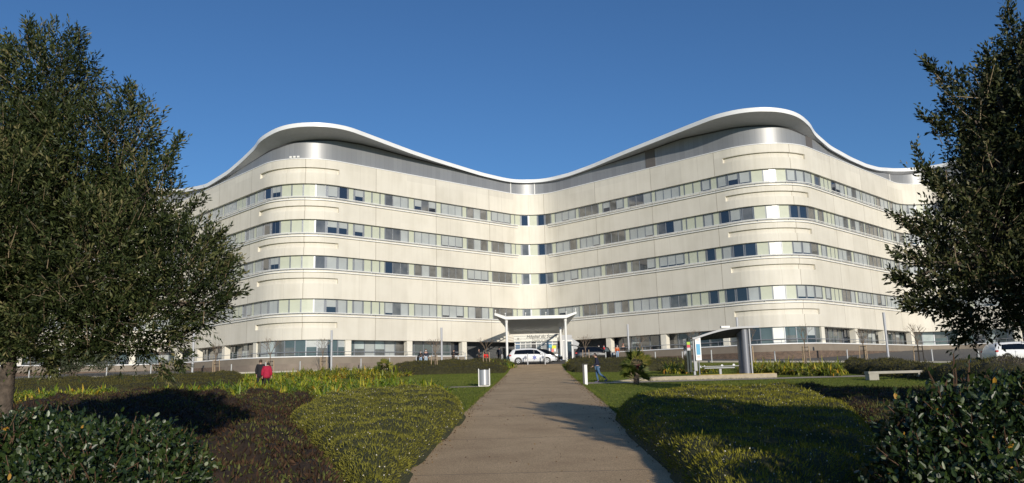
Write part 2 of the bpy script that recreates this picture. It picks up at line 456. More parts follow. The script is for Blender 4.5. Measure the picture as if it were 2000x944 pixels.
V_ = [Vector(v) for v in ((-98.5, 103), (-72.6, 78.2), (-46.9, 102.6), (-23.38, 78.81), (2.95, 102.54), (28.29, 77.44), (54.3, 102.6), (80, 77.6), (106, 103))]
RAD = [0, 6.5, 5, 6.2, 4.4, 6.6, 5, 6.5, 0]
def make_plan(ds=.25):
    pts = [tuple(V_[0])]
    for i in range(1, len(V_) - 1):
        a = (V_[i - 1] - V_[i]).normalized(); b = (V_[i + 1] - V_[i]).normalized()
        h = a.angle(b) / 2; Rr = RAD[i]; t = Rr / math.tan(h); bis = (a + b).normalized(); c = V_[i] + bis * Rr / math.sin(h)
        p0 = V_[i] + a * t - c; p1 = V_[i] + b * t - c
        a0 = math.atan2(p0.y, p0.x); a1 = math.atan2(p1.y, p1.x); d = (a1 - a0 + math.pi) % (2 * math.pi) - math.pi
        for k in np.linspace(0, 1, 24): pts.append((c.x + Rr * math.cos(a0 + d * k), c.y + Rr * math.sin(a0 + d * k)))
    pts.append(tuple(V_[-1])); pts = np.array(pts)
    L = np.r_[0, np.cumsum(np.linalg.norm(np.diff(pts, axis=0), axis=1))]
    s = np.arange(0, L[-1], ds); P = np.c_[np.interp(s, L, pts[:, 0]), np.interp(s, L, pts[:, 1])]
    T = np.gradient(P, axis=0); T /= np.linalg.norm(T, axis=1)[:, None]
    # light smoothing of the normals at arc ends
    k = np.ones(5) / 5; T = np.c_[np.convolve(np.r_[[T[0, 0]] * 2, T[:, 0], [T[-1, 0]] * 2], k, 'valid'), np.convolve(np.r_[[T[0, 1]] * 2, T[:, 1], [T[-1, 1]] * 2], k, 'valid')]
    T /= np.linalg.norm(T, axis=1)[:, None]
    return s, P, np.c_[T[:, 1], -T[:, 0]]
PS, PP, PN = make_plan()
S_END = PS[-1]
def plan(s, d=0.0):
    x = np.interp(s, PS, PP[:, 0]) + np.interp(s, PS, PN[:, 0]) * d
    y = np.interp(s, PS, PP[:, 1]) + np.interp(s, PS, PN[:, 1]) * d
    return x, y
def P3(s, d, z):
    x, y = plan(s, d); return Vector((float(x), float(y), z))
# photo column -> arc length along the facade at the height of a strip
def px_of_s(z, d=-.3):
    ss = np.arange(60, 222, .1); out = []
    for q in ss:
        p = P3(q, d, z)
        b = -p.y * math.sin(PITCH) + p.z * math.cos(PITCH); c = p.y * math.cos(PITCH) + p.z * math.sin(PITCH)
        a = p.x / c * F; b = b / c * F
        out.append(1000 + a * math.cos(ROLL) - b * math.sin(ROLL))
    return ss, np.maximum.accumulate(np.array(out) + np.arange(len(out)) * 1e-7)
_ss, _px = px_of_s(20.7)
def s_of_px(x): return float(np.interp(x, _px, _ss))
_sg, _pg = px_of_s(3.7, 0)
def s_ground(x): return float(np.interp(x, _pg, _sg))

def sweep(mb, sec, s0, s1, step=.5, mi=0, closed=True, cap=True):
    """sweep a section [(offset, z) or callables of s] along the facade"""
    n = max(1, int(round((s1 - s0) / step))); S = [s0 + (s1 - s0) * k / n for k in range(n + 1)]
    base = len(mb.v); m = len(sec)
    if mb.uv is None: mb.uv = []
    for s in S:
        for (d, z) in sec:
            if callable(d): d = d(s)
            if callable(z): z = z(s)
            p = P3(s, d, z); mb.v.append(tuple(p)); mb.uv.append((s, z))
    for k in range(n):
        for j in range(m if closed else m - 1):
            j2 = (j + 1) % m
            mb.f.append((base + k * m + j, base + k * m + j2, base + (k + 1) * m + j2, base + (k + 1) * m + j)); mb.m.append(mi)
    if closed and cap:
        mb.f.append(tuple(base + j for j in range(m))); mb.m.append(mi)
        mb.f.append(tuple(base + n * m + j for j in range(m))[::-1]); mb.m.append(mi)

hosp = thing('hospital_building', 'large cream and grey wavy hospital with five storeys and curved white roof edge', 'hospital building', (0, 0, 0))
FL = [(4.5, 7.27), (8.86, 12.0), (13.53, 15.88), (17.48, 19.9), (21.46, 24.2)]      # cream bands
STRIP = [(7.27, 8.86), (12.0, 13.53), (15.88, 17.48), (19.9, 21.46)]                # window strips
RECS = [(s_of_px(512) + .0, s_of_px(660)), (s_of_px(1417), s_of_px(1571))]
span0 = s_of_px(612) - s_of_px(512)
RECS = [(s_of_px(512), s_of_px(660)), (s_of_px(1417), s_of_px(1571))]
S0, S1 = 8.0, S_END - 8.0
LOBES = [40.0, 101.5, 165.6, 232.0]
for k, (z0, z1) in enumerate(FL):
    mb = MB(); ins = -.36 if k else -2.2
    plain = [(0, z0), (0, z1), (-.36, z1), (-.36, z0 + .3 if not k else z0)]
    if k == 0: plain = [(0, z0), (0, z1), (-.36, z1), (-.36, z0 + .25), (-2.2, z0 + .25), (-2.2, z0)]
    za = z1 - .92; zb = za - .58
    rec = [(0, z0), (0, zb), (-.24, zb), (-.24, za), (0, za)] + plain[1:]
    cuts = [S0]
    for a, b in RECS: cuts += [a, b]
    cuts.append(S1)
    for i, (a, b) in enumerate(zip(cuts, cuts[1:])):
        sweep(mb, rec if i % 2 else plain, a, b, .5)
    mb.build('wall', M_CREAM, hosp, fix=True)
# thin metal capping on the top band
mb = MB(); sweep(mb, [(.05, 24.203), (.05, 24.28), (-.4, 24.28), (-.4, 24.203)], S0, S1, .6); mb.build('parapet_capping', M_FASCIA, hosp)
# cladding behind the windows, one band per storey, with its grey mullions
ITEMS = []
def add(t, *xs):
    for a, b in zip(xs[::2], xs[1::2]): ITEMS.append((t, s_of_px(a), s_of_px(b)))
add('G3', 389.5, 411); add('C', 412, 415.5); add('G3', 416, 434); add('C', 435, 438.5); add('G3', 439, 462); add('C', 463, 467); add('C', 467.5, 474); add('C', 474.6, 481)
add('G', 488.5, 498); add('C', 499, 503.5); add('G', 504, 516); add('G', 517.5, 530); add('G', 532, 549); add('C', 551, 569); add('C', 571.5, 591); add('C', 594, 615.5)
add('G', 617, 637.5); add('G', 640, 660); add('G', 662, 679.5); add('C', 681, 690); add('G', 692.5, 710); add('C', 712, 725); add('C', 727.5, 741); add('C', 743, 751)
for a, b in ((752, 797), (809, 851), (861.5, 902), (911.5, 950.5), (959.5, 996.5)): add('G3', a, b)
for a, b in ((798, 808), (852, 860.5), (903, 910.5), (951.5, 958.5), (997.5, 1004.5)): add('C', a, b)
add('C', 1006, 1015.5); add('G', 1017.5, 1032); add('C', 1033.5, 1048.5); add('G', 1050, 1063.5); add('G', 1064.5, 1076); add('C', 1077, 1084)
for a, b in ((1085, 1124), (1131.5, 1168.5), (1178, 1218), (1227.5, 1272.5), (1281, 1328)): add('G3', a, b)
for a, b in ((1125, 1130.5), (1169.5, 1177), (1219, 1226.5), (1273.5, 1280), (1329, 1336)): add('C', a, b)
add('C', 1338, 1353); add('C', 1355, 1369); add('G', 1371, 1387.5); add('C', 1389, 1400); add('G', 1402, 1419.5); add('G', 1421.5, 1442); add('G', 1444, 1465.5)
add('C', 1467.5, 1489); add('CW', 1491.5, 1513); add('C', 1515.5, 1534.5); add('G', 1536.5, 1553); add('G', 1554.5, 1569.5); add('G', 1571, 1584); add('C', 1585, 1590.5); add('G', 1591.5, 1600.5)
add('C', 1602, 1608.5); add('C', 1609.5, 1616.5); add('C', 1617.5, 1623)
for a, b in ((1624, 1648.5), (1655, 1680), (1684, 1707.5), (1711.5, 1734), (1738.5, 1758.5)): add('G3', a, b)
for a, b in ((1649.5, 1654), (1681, 1683), (1708.5, 1710.5), (1735, 1737.5), (1759.5, 1762)): add('C', a, b)
add('G', 1763, 1772.5); add('G', 1774, 1784.5)
lo_s = min(i[1] for i in ITEMS); hi_s = max(i[2] for i in ITEMS)
q = lo_s - .3
while q > S0 + 6:
    ITEMS.append(('C', q - .9, q - .1)); ITEMS.append(('G3', q - 4.3, q - 1.0)); q -= 4.4
q = hi_s + .3
while q < S1 - 6:
    ITEMS.append(('C', q + .1, q + .9)); ITEMS.append(('G3', q + 1.0, q + 4.3)); q += 4.4
DARK = {3: {524: 'D', 541: 'H', 648: 'L', 671: 'D', 701: 'H', 816: 'H', 830: 'Y', 845: 'H', 921: 'Y', 940: 'Y', 966: 'L', 978: 'L', 990: 'L', 1025: 'D', 1057: 'D', 1070: 'Y', 1138: 'Y', 1150: 'Y', 1162: 'Y', 1185: 'H', 1198: 'Y', 1212: 'L', 1379: 'L', 1411: 'L', 1432: 'H', 1455: 'L', 1545: 'L', 1577: 'L', 1628: 'D', 1636: 'H'},
        2: {524: 'D', 541: 'D', 627: 'Y', 650: 'H', 671: 'H', 701: 'H', 760: 'Y', 775: 'Y', 868: 'L', 882: 'L', 896: 'L', 918: 'Y', 943: 'Y', 966: 'Y', 978: 'Y', 1057: 'D', 1070: 'Y', 1190: 'Y', 1212: 'Y', 1288: 'Y', 1304: 'D', 1411: 'D', 1545: 'D', 1562: 'D', 1577: 'Y', 1596: 'Y', 1690: 'Y', 1698: 'Y'},
        1: {524: 'D', 541: 'H', 760: 'D', 775: 'Y', 790: 'Y', 868: 'Y', 882: 'Y', 896: 'Y', 918: 'L', 930: 'L', 966: 'Y', 978: 'Y', 990: 'Y', 1025: 'Y', 1057: 'D', 1070: 'Y', 1185: 'Y', 1198: 'Y', 1212: 'Y', 1235: 'Y', 1250: 'D', 1288: 'L', 1304: 'L', 1320: 'L', 1379: 'D', 1432: 'D', 1455: 'D', 1562: 'L', 1690: 'Y', 1698: 'Y', 1705: 'Y'},
        0: {760: 'L', 868: 'L', 896: 'L', 966: 'Y', 978: 'Y', 990: 'Y', 1025: 'Y', 1057: 'Y', 1138: 'Y', 1150: 'Y', 1162: 'Y', 1190: 'Y', 1212: 'Y', 1304: 'Y', 1320: 'Y', 1379: 'D', 1411: 'D', 1432: 'D', 1545: 'L', 1562: 'L', 1577: 'L', 1596: 'L', 1632: 'Y', 1660: 'L', 1668: 'L'}}
rw = random.Random(5)
INF = []
WIN = []        # (visible size, builder)
def win_state(fl, s):
    x = float(np.interp(s, _ss, _px))
    for k, v in DARK[fl].items():
        if abs(k - x) < 6.5: return v
    far = s < 80 or s > 200
    return rw.choices('BYLHD', (68, 19 if not far else 24, 9, 3, 0))[0]
PM = [M_BLIND, M_GDARK, M_GGREY]
def window_geo(fr, pn, fl, s0, s1, n):
    z0, z1 = STRIP[fl]; z0 += .05; d = -.27; fw = .07
    cell = (s1 - s0) / n
    edges = [s0 + cell * i for i in range(n + 1)]
    for i, e in enumerate(edges):
        a, b = e - fw / 2, e + fw / 2
        if i == 0: a, b = e, e + fw
        if i == n: a, b = e - fw, e
        p = [P3(a, d, 0), P3(b, d, 0), P3(b, d - .08, 0), P3(a, d - .08, 0)]
        fr.prism([(q.x, q.y) for q in p], z0, z1 - .005)
    for (za, zb) in ((z0, z0 + .07), (z1 - .08, z1 - .008)):
        for i in range(n):
            p = [P3(edges[i] + fw, d - .003, 0), P3(edges[i + 1] - fw, d - .003, 0), P3(edges[i + 1] - fw, d - .08, 0), P3(edges[i] + fw, d - .08, 0)]
            fr.prism([(q.x, q.y) for q in p], za, zb)
    for i in range(n):
        st = win_state(fl, (edges[i] + edges[i + 1]) / 2); a, b = edges[i] + .03, edges[i + 1] - .03; dd = d - .045
        H = z1 - z0
        parts = {'B': [(0, 1, 0)], 'D': [(0, 1, 1)], 'Y': [(0, 1, 2)], 'L': [(0, .2, 1), (.2, 1, 0)], 'H': [(0, rw.uniform(.4, .55), 1), (None, 1, 0)]}[st]
        last = 0
        for (u0, u1, mi) in parts:
            u0 = last if u0 is None else u0; last = u1
            pn.face([P3(a, dd, z0 + H * u0), P3(b, dd, z0 + H * u0), P3(b, dd, z0 + H * u1), P3(a, dd, z0 + H * u1)], mi)
for fl, (z0, z1) in enumerate(STRIP):
    mb = MB(); mb.uv = None
    for s in [0]:
        pass
    base = MB(); sweep(base, [(-.345, z0), (-.345, z1)], S0, S1, .6, closed=False)
    cb = MB()
    o = base.build('window_backing', M_FRAME, hosp, fix=False)
    for (t, s0, s1) in ITEMS:
        if t.startswith('G'):
            n = 3 if t == 'G3' else 1
            c = P3((s0 + s1) / 2, 0, z0); nn = Vector((float(np.interp(s0, PS, PN[:, 0])), float(np.interp(s0, PS, PN[:, 1]))))
            vis = max(0, -nn.dot(Vector((c.x, c.y)).normalized())) * (s1 - s0) / c.length
            px = 1000 + c.x / c.y * F
            if not (395 < px < 1900): vis *= .05
            if not (-50 < px < 2050) or (px > 1010 and fl == 0 and px < 1100): vis *= .3
            WIN.append((vis, fl, s0, s1, n))
        else:
            m2 = MB()
            k = max(1, int((s1 - s0) / .6)); dd = -.30; ip = MB()
            for i in range(k):
                a, b = s0 + (s1 - s0) * i / k, s0 + (s1 - s0) * (i + 1) / k
                ip.face([P3(a, dd, z0 + .05), P3(b, dd, z0 + .05), P3(b, dd, z1 - .06), P3(a, dd, z1 - .06)], 1 if t == 'CW' else 0)
            INF.append((s1 - s0 if 480 < float(np.interp(s0, _ss, _px)) < 1760 else 0, rw.random(), ip))
            for (a, b) in ((s0 - .05, s0), (s1, s1 + .05)):
                p = [P3(a, -.27, 0), P3(b, -.27, 0), P3(b, -.34, 0), P3(a, -.34, 0)]
                ip.prism([(q.x, q.y) for q in p], z0 + .01, z1 - .01, 2)
INF.sort(key=lambda q: (-round(q[0], 1), q[1]))
for q in INF[:98]: q[2].build('infill_panel', [M_INFILL, M_INFGLINT, M_FRAME], hosp, fix=False)
mb = MB()
for q in INF[98:]:
    i = len(mb.v); mb.v += q[2].v; mb.f += [tuple(i + a for a in f) for f in q[2].f]; mb.m += q[2].m
mb.build('infill_panel', [M_INFILL, M_INFGLINT, M_FRAME], hosp, fix=False)['kind'] = 'stuff'
WIN.sort(reverse=True)
for (vis, fl, s0, s1, n) in WIN[:96]:
    fr, pn = MB(), MB(); window_geo(fr, pn, fl, s0, s1, n)
    f = fr.build('window', M_FRAME, hosp); pn.build('pane', PM, f, fix=False)
fr, pn = MB(), MB()
for (vis, fl, s0, s1, n) in WIN[96:]: window_geo(fr, pn, fl, s0, s1, n)
f = fr.build('window', M_FRAME, hosp); f['kind'] = 'stuff'; p = pn.build('pane', PM, f, fix=False); p['kind'] = 'stuff'

# ledges and rails under the strips, interrupted at the re-entrant curves
LEDGE = [(S0, s_of_px(345)), (s_of_px(382), s_of_px(1008)), (s_of_px(1074), s_of_px(1786)), (s_of_px(1830), S1)]
for fl, (z0, z1) in enumerate(STRIP):
    for a, b in LEDGE:
        mb = MB(); sweep(mb, [(.003, z0 - .30), (.16, z0 - .30), (.16, z0 - .24), (.003, z0 - .24)], a, b, .6)
        n = int((b - a) / .6); S = np.linspace(a, b, n)
        mb2 = MB(); mb2.tube([P3(s, .28, z0 + .05) for s in S], .045, 6)
        for s in np.arange(a + .5, b, 3.2):
            mb2.tube([P3(s, .0, z0 - .12), P3(s, .28, z0 + .02)], .03, 5)
        mb.build('ledge', M_FASCIA, hosp); mb2.build('rail', M_WHITE, hosp, smooth=True)
    mb = MB(); sweep(mb, [(.02, z0 + .002), (.02, z0 + .05), (-.3, z0 + .05), (-.3, z0 + .002)], S0, S1, .6)
    mb.build('window_sill', M_FASCIA, hosp)

# roof: sweeping white edge that rises and reaches out over the rounded corners
RT = [(73.1, .15, 25.6), (79.3, .15, 24.95), (85.4, .15, 25.39), (89.2, .2, 26.05), (93.1, .5, 26.64), (96.5, 1.44, 27.01), (98.0, 2.15, 27.25), (99.5, 2.65, 27.4), (101.0, 2.9, 27.46), (102.4, 2.9, 27.48), (103.6, 2.72, 27.45), (105.2, 2.4, 27.37), (109.6, 1.69, 27.07), (112.6, 1.21, 26.87), (116.0, .78, 26.69), (120.0, .4, 26.50), (124.1, .15, 26.26), (128, .15, 26.15), (132.0, .15, 26.3), (135, .15, 26.3), (138.4, .15, 26.25), (142.3, .31, 26.48), (148.1, 1.11, 26.82), (153.3, 1.73, 27.08), (158.0, 2.3, 27.32), (161.1, 2.68, 27.44), (163.2, 2.9, 27.47), (164.9, 2.8, 27.42), (166.4, 2.42, 27.31), (168, 1.75, 27.12), (169.6, 1.0, 26.83), (172.8, .15, 26.36), (176.6, .15, 25.5), (182.2, .15, 25.15), (186.9, .15, 25.1), (190.9, .15, 25.37), (197.2, .15, 26.31), (200.5, .3, 26.5), (206, .6, 26.58), (215, 1.2, 26.9), (228, 2.8, 27.4), (236, 1.5, 27), (245, .15, 25.3)]
RT = [(8, .15, 25.5), (30, 1.2, 26.9), (38, 2.8, 27.4), (46, .6, 26.8), (54, .15, 25.2), (64, .15, 26.2), (68, .15, 26.4)] + RT + [(300, .15, 25.3)]
rs = np.array([r[0] for r in RT]); rdv = np.array([r[1] for r in RT]); rzv = np.array([r[2] for r in RT])
sf = np.arange(0, 300, .25)
def smooth(v):
    y = np.interp(sf, rs, v); k = np.exp(-np.linspace(-2.5, 2.5, 13) ** 2 / 2); k /= k.sum()
    return np.convolve(np.r_[[y[0]] * 6, y, [y[-1]] * 6], k, 'valid')
RD, RZ = smooth(rdv), smooth(rzv)
rd = lambda s: float(np.interp(s, sf, RD)); rz = lambda s: float(np.interp(s, sf, RZ))
MT = [(0, 26.3), (68, 25.6), (85.2, 24.9), (91.7, 25.47), (94.2, 25.69), (96.4, 25.9), (98.7, 26.3), (101.2, 26.55), (103.6, 26.8), (106.5, 26.93), (109, 26.86), (110.9, 26.79), (113.7, 26.7), (116.8, 26.48), (120.5, 26.2), (126, 25.9), (137, 25.75), (145.6, 26.3), (151.8, 26.68), (155.3, 26.95), (159.4, 26.7), (162.3, 26.57), (164.7, 26.44), (166.8, 26.34), (168.7, 26.1), (170.6, 25.8), (173.5, 25.65), (177.6, 25.3), (190, 24.9), (205, 26.2), (300, 26.2)]
mtop = lambda s: min(float(np.interp(s, [q[0] for q in MT], [q[1] for q in MT])), rz(s) - .26)
mb = MB(); sweep(mb, [(lambda s: rd(s), lambda s: rz(s) - .44), (lambda s: rd(s) + .04, lambda s: rz(s)), (lambda s: rd(s) - .35, lambda s: rz(s) + .03), (lambda s: rd(s) - .35, lambda s: rz(s) - .3)], S0, S1, .4)
mb.build('roof_fascia', M_FASCIA, hosp, smooth=True)
mb = MB(); sweep(mb, [(lambda s: rd(s) - .012, lambda s: rz(s) - .42), (-.33, lambda s: mtop(s) + .0)], S0, S1, .4, closed=False)
mb.build('roof_soffit', M_SOFFIT, hosp, fix=False, smooth=True)
mb = MB(); sweep(mb, [(lambda s: rd(s) - .3, lambda s: rz(s) + .02), (-3.5, lambda s: max(rz(s) - .2, 24.9))], S0, S1, .4, closed=False)
mb.build('roof', M_FASCIA, hosp, fix=False, smooth=True)
mb = MB(); sweep(mb, [(-.3, 24.28), (-.3, lambda s: mtop(s) - .0)], S0, S1, .4, closed=False)
mb.build('attic_cladding', M_METAL, hosp, fix=False, smooth=True)
mb = MB(); sweep(mb, [(-.28, lambda s: mtop(s) - .16 * min(1, rd(s))), (-.28, lambda s: mtop(s) - .0)], S0, S1, .4, closed=False); mb.build('painted_shade_band', M_DARKSHADE, hosp, fix=False)  # dark strip on the cladding, painting the shade below the overhang
M_LOUV = mat('brown_louvre', (.12, .11, .105), .6)
for a, b in ((1265, 1284), (1581, 1593)):
    sa, sb = s_of_px(a), s_of_px(b); mb = MB()
    p = [P3(sa, -.26, 0), P3(sb, -.26, 0), P3(sb, -.3, 0), P3(sa, -.3, 0)]
    mb.prism([(q.x, q.y) for q in p], 24.3, mtop((sa + sb) / 2) - .02); mb.build('louvre_panel', M_LOUV, hosp)
for x in (998, 1045, 1744):
    s = s_of_px(x); mb = MB(); p = [P3(s, -.24, 0), P3(s + .12, -.24, 0), P3(s + .12, -.3, 0), P3(s, -.3, 0)]
    mb.prism([(q.x, q.y) for q in p], 24.3, mtop(s) - .02); mb.build('cladding_joint', M_WHITE, hosp)
# flat roof and back wall, out of sight, close the volume
mb = MB(); out = [P3(s, -3.4, 0) for s in np.arange(S0, S1, 1.5)]
poly = [Vector((p.x, p.y, 24.85)) for p in out] + [Vector((106, 128, 24.85)), Vector((-98, 128, 24.85))]
for t in tessellate_polygon([poly]): mb.face([poly[i] for i in t])
mb.build('flat_roof', M_PLINTH, hosp, fix=False)
mb = MB(); mb.box((4, 128.5, 13.5), (205, .8, 22.8)); mb.box((-98, 116, 13.5), (.8, 25, 22.8)); mb.box((106, 116, 13.5), (.8, 25, 22.8)); mb.build('rear_wall', M_PLINTH, hosp)

# ground floor: glazing set back behind white pillars
GFZ0, GFZ1 = 2.72, 4.74
COLS = [381, 434, 495, 681.5, 801.5, 908.5, 1187.5, 1295, 1417, 1610.5, 1676, 1731, 1785, 1875]
cs = [s_ground(x) for x in COLS]
rest = []
q = cs[0] - 6.3
while q > S0 + 4: rest.append(q); q -= 6.3
q = cs[-1] + 6.3
while q < S1 - 4: rest.append(q); q += 6.3
for s in cs + rest:
    mb = MB(); p = [P3(s - .36, -.12, 0), P3(s + .36, -.12, 0), P3(s + .36, -.8, 0), P3(s - .36, -.8, 0)]
    mb.prism([(v.x, v.y) for v in p], 1.2, 4.5); mb.build('pillar', M_CREAM if False else mat('pillar_render', (.74, .71, .62), .7) if 'pillar_render' not in bpy.data.materials else bpy.data.materials['pillar_render'], hosp)
allc = sorted(rest[::1] + cs)
GFM = [M_GDARK, M_GGREY, M_GTEAL, M_GLIGHT, M_BLIND, M_INFGLINT]
entr = (s_of_px(985), s_of_px(1120))
nseg = 0
def gf_panel(a, b, flush):
    n = max(1, int(round((b - a) / 1.25))); d = -.3 if flush else -1.25
    zb = 2.72; fr, pn = MB(), MB(); dark_side = b > s_ground(930) and a < s_ground(1240)
    for i in range(n):
        u, v = a + (b - a) * i / n, a + (b - a) * (i + 1) / n
        p = [P3(u - .05, d + .05, 0), P3(u + .05, d + .05, 0), P3(u + .05, d - .07, 0), P3(u - .05, d - .07, 0)]
        fr.prism([(w_.x, w_.y) for w_ in p], zb, GFZ1 - (.25 if flush else 0))
        st = rw.choices(range(5), (10, 22, 34, 18, 16) if flush else ((45, 40, 10, 5, 0) if dark_side else (14, 36, 26, 12, 12)))[0]
        if flush and abs(float(np.interp(u, _sg, _pg)) - 1520) < 12: st = 5  # painted highlight carried down to the ground floor
        zt = GFZ1 + .2
        if rw.random() < .45 and st != 5:
            zm = zb + (zt - zb) * rw.uniform(.3, .5)
            pn.face([P3(u, d, zb), P3(v, d, zb), P3(v, d, zm), P3(u, d, zm)], rw.choice((0, 1, 1, 2)))
            pn.face([P3(u, d, zm), P3(v, d, zm), P3(v, d, zt), P3(u, d, zt)], st if st else 2)
        else:
            pn.face([P3(u, d, zb), P3(v, d, zb), P3(v, d, zt), P3(u, d, zt)], st)
    for z in (zb, zb + .45):
        S = np.linspace(a, b, max(2, int((b - a) / .6)))
        fr.tube([P3(s, d + .08, z + .03) for s in S], .035, 4)
    f = fr.build('ground_floor_window', M_FRAME, hosp); pn.build('pane', GFM, f, fix=False)
for a, b in zip(allc, allc[1:]):
    m = (a + b) / 2
    if entr[0] < m < entr[1]:
        continue
    flush = (s_ground(498) < m < s_ground(679)) or (s_ground(1420) < m < s_ground(1608))
    gf_panel(a + .02, b - .02, flush)
mb = MB(); sweep(mb, [(-1.7, 1.3), (-1.7, 4.76)], S0, S1, .8, closed=False); mb.build('ground_floor_wall', mat('dark_render', (.10, .105, .11), .7, var=.2), hosp, fix=False)
mb = MB(); sweep(mb, [(-.02, 2.70), (-1.7, 2.70)], S0, s_ground(925), .8, closed=False); sweep(mb, [(-.02, 2.70), (-1.7, 2.70)], s_ground(1200), S1, .8, closed=False); mb.build('floor_slab', M_PLINTH, hosp, fix=False)

# plinth with its pale coping, then the brown stone retaining wall at its foot
def poly_wall(name, pts, z0, z1, t, material, parent, cope=None, uv=True):
    mb = MB(); mb.uv = []
    P = [Vector(p) for p in pts]; n = len(P); N = []
    for i in range(n):
        d = (P[min(i + 1, n - 1)] - P[max(i - 1, 0)]).normalized(); N.append(Vector((d.y, -d.x)))
    L = 0; b0 = 0
    for i in range(n):
        if i: L += (P[i] - P[i - 1]).length
        o = P[i] + N[i] * 0; q = P[i] - N[i] * t
        for (pt, z) in ((o, z0), (o, z1), (q, z1), (q, z0)):
            mb.v.append((pt.x, pt.y, z)); mb.uv.append((L, z))
    for i in range(n - 1):
        for j in range(4):
            k = (j + 1) % 4; mb.f.append((i * 4 + j, i * 4 + k, (i + 1) * 4 + k, (i + 1) * 4 + j)); mb.m.append(0)
    mb.f.append((0, 1, 2, 3)); mb.m.append(0); e = (n - 1) * 4; mb.f.append((e + 3, e + 2, e + 1, e)); mb.m.append(0)
    return mb.build(name, material, parent)
def curve_pts(pts, n=8):
    """round a polyline a little"""
    P = [Vector(p) for p in pts]; out = [P[0]]
    for i in range(1, len(P) - 1):
        a = P[i].lerp(P[i - 1], .3); b = P[i].lerp(P[i + 1], .3)
        for k in range(n + 1):
            t = k / n; out.append(a * (1 - t) ** 2 + P[i] * 2 * t * (1 - t) + b * t * t)
    out.append(P[-1]); return out
def offs(pts, d):
    P = [Vector(p) for p in pts]; n = len(P); o = []
    for i in range(n):
        t = (P[min(i + 1, n - 1)] - P[max(i - 1, 0)]).normalized(); o.append(P[i] + Vector((t.y, -t.x)) * d)
    return o
def stone_material():
    m = bpy.data.materials.new('brown_stone'); m.use_nodes = True; n = m.node_tree.nodes; l = m.node_tree.links; b = n['Principled BSDF']
    tc = n.new('ShaderNodeUVMap'); br = n.new('ShaderNodeTexBrick'); l.new(tc.outputs[0], br.inputs[0])
    br.inputs['Color1'].default_value = (.13, .085, .06, 1); br.inputs['Color2'].default_value = (.07, .05, .04, 1); br.inputs['Mortar'].default_value = (.16, .13, .10, 1)
    br.inputs['Scale'].default_value = 2.2; br.inputs['Mortar Size'].default_value = .018; br.inputs['Brick Width'].default_value = .6; br.inputs['Row Height'].default_value = .22
    nz = n.new('ShaderNodeTexNoise'); nz.inputs['Scale'].default_value = 1.5; nz.inputs['Detail'].default_value = 6; l.new(tc.outputs[0], nz.inputs[0])
    mx = n.new('ShaderNodeMix'); mx.data_type = 'RGBA'; mx.blend_type = 'MULTIPLY'; mx.inputs[0].default_value = .7; l.new(br.outputs[0], mx.inputs[6]); l.new(nz.outputs[0], mx.inputs[7])
    gm = n.new('ShaderNodeMix'); gm.data_type = 'RGBA'; gm.blend_type = 'MULTIPLY'; gm.inputs[0].default_value = 1; gm.inputs[7].default_value = (1.9, 1.9, 1.9, 1); l.new(mx.outputs[2], gm.inputs[6])
    l.new(gm.outputs[2], b.inputs['Base Color']); b.inputs['Roughness'].default_value = .9
    bp = n.new('ShaderNodeBump'); bp.inputs['Strength'].default_value = .6; bp.inputs['Distance'].default_value = .03; l.new(nz.outputs[0], bp.inputs['Height']); l.new(bp.outputs[0], b.inputs['Normal'])
    return m
M_STONE = stone_material()
PL = curve_pts([(-86, 84), (-74, 76), (-62, 79), (-56, 84), (-51, 90), (-47, 93.3), (-43, 93.2), (-38.5, 90.2), (-33, 85.2), (-27.5, 80.6), (-24.5, 79.9), (-21.5, 80.2), (-18, 82.2), (-12, 87.8), (-6, 93.3)])
PRr = curve_pts([(11.6, 92.8), (14, 90.4), (22.5, 81.9), (24.8, 79.5), (28, 79.0), (31, 79.6), (38, 85.8), (50, 97.2), (53, 99.2), (57, 99.0), (62, 94), (72, 84), (84, 74)])
for P_ in (PL, PRr):
    poly_wall('plinth', P_, .6, 2.66, .8, M_PLINTH, hosp)
    c = poly_wall('plinth_coping', offs(P_, .06), 2.664, 2.76, .9, M_FASCIA, hosp)
    # handrail on the coping
    mb = MB(); Q = offs(P_, -.25)
    mb.tube([(p.x, p.y, 3.2) for p in Q], .028, 5)
    acc = 0
    for a, b in zip(Q, Q[1:]):
        acc += (b - a).length
        if acc > 2.2: acc = 0; mb.tube([(b.x, b.y, 2.74), (b.x, b.y, 3.2)], .02, 4)
    mb.build('handrail', M_FRAME, hosp)
sw = thing('retaining_wall', 'long brown stone retaining wall below the right wing of the hospital', 'retaining wall')
poly_wall('stonework', offs(PRr, .55), 0, 1.93, .54, M_STONE, sw)
lw = [p for p in PL if p.x < -31]
sw2 = thing('retaining_wall', 'brown stone retaining wall below the left wing, partly behind the big tree', 'retaining wall')
poly_wall('stonework', offs(lw, .55), 0, 1.95, .54, M_STONE, sw2)
sw3 = thing('retaining_wall', 'smooth grey retaining wall curving round the left rounded corner of the hospital', 'retaining wall')
poly_wall('stonework', offs([p for p in PL if p.x > -31.5], .5), .4, 1.97, .49, mat('grey_render_low', (.23, .19, .155), .9, var=.25, vscale=.8), sw3)
# floodlights on the parapet of the left corner
mb = MB()
s = s_of_px(576)
for k in range(3):
    p = P3(s + (k - 1) * .42, .05, 24.42); mb.box((p.x, p.y, p.z), (.26, .2, .2)); mb.tube([p, p - Vector((0, 0, .25))], .03, 5)
mb.build('floodlight', M_WHITE, hosp)

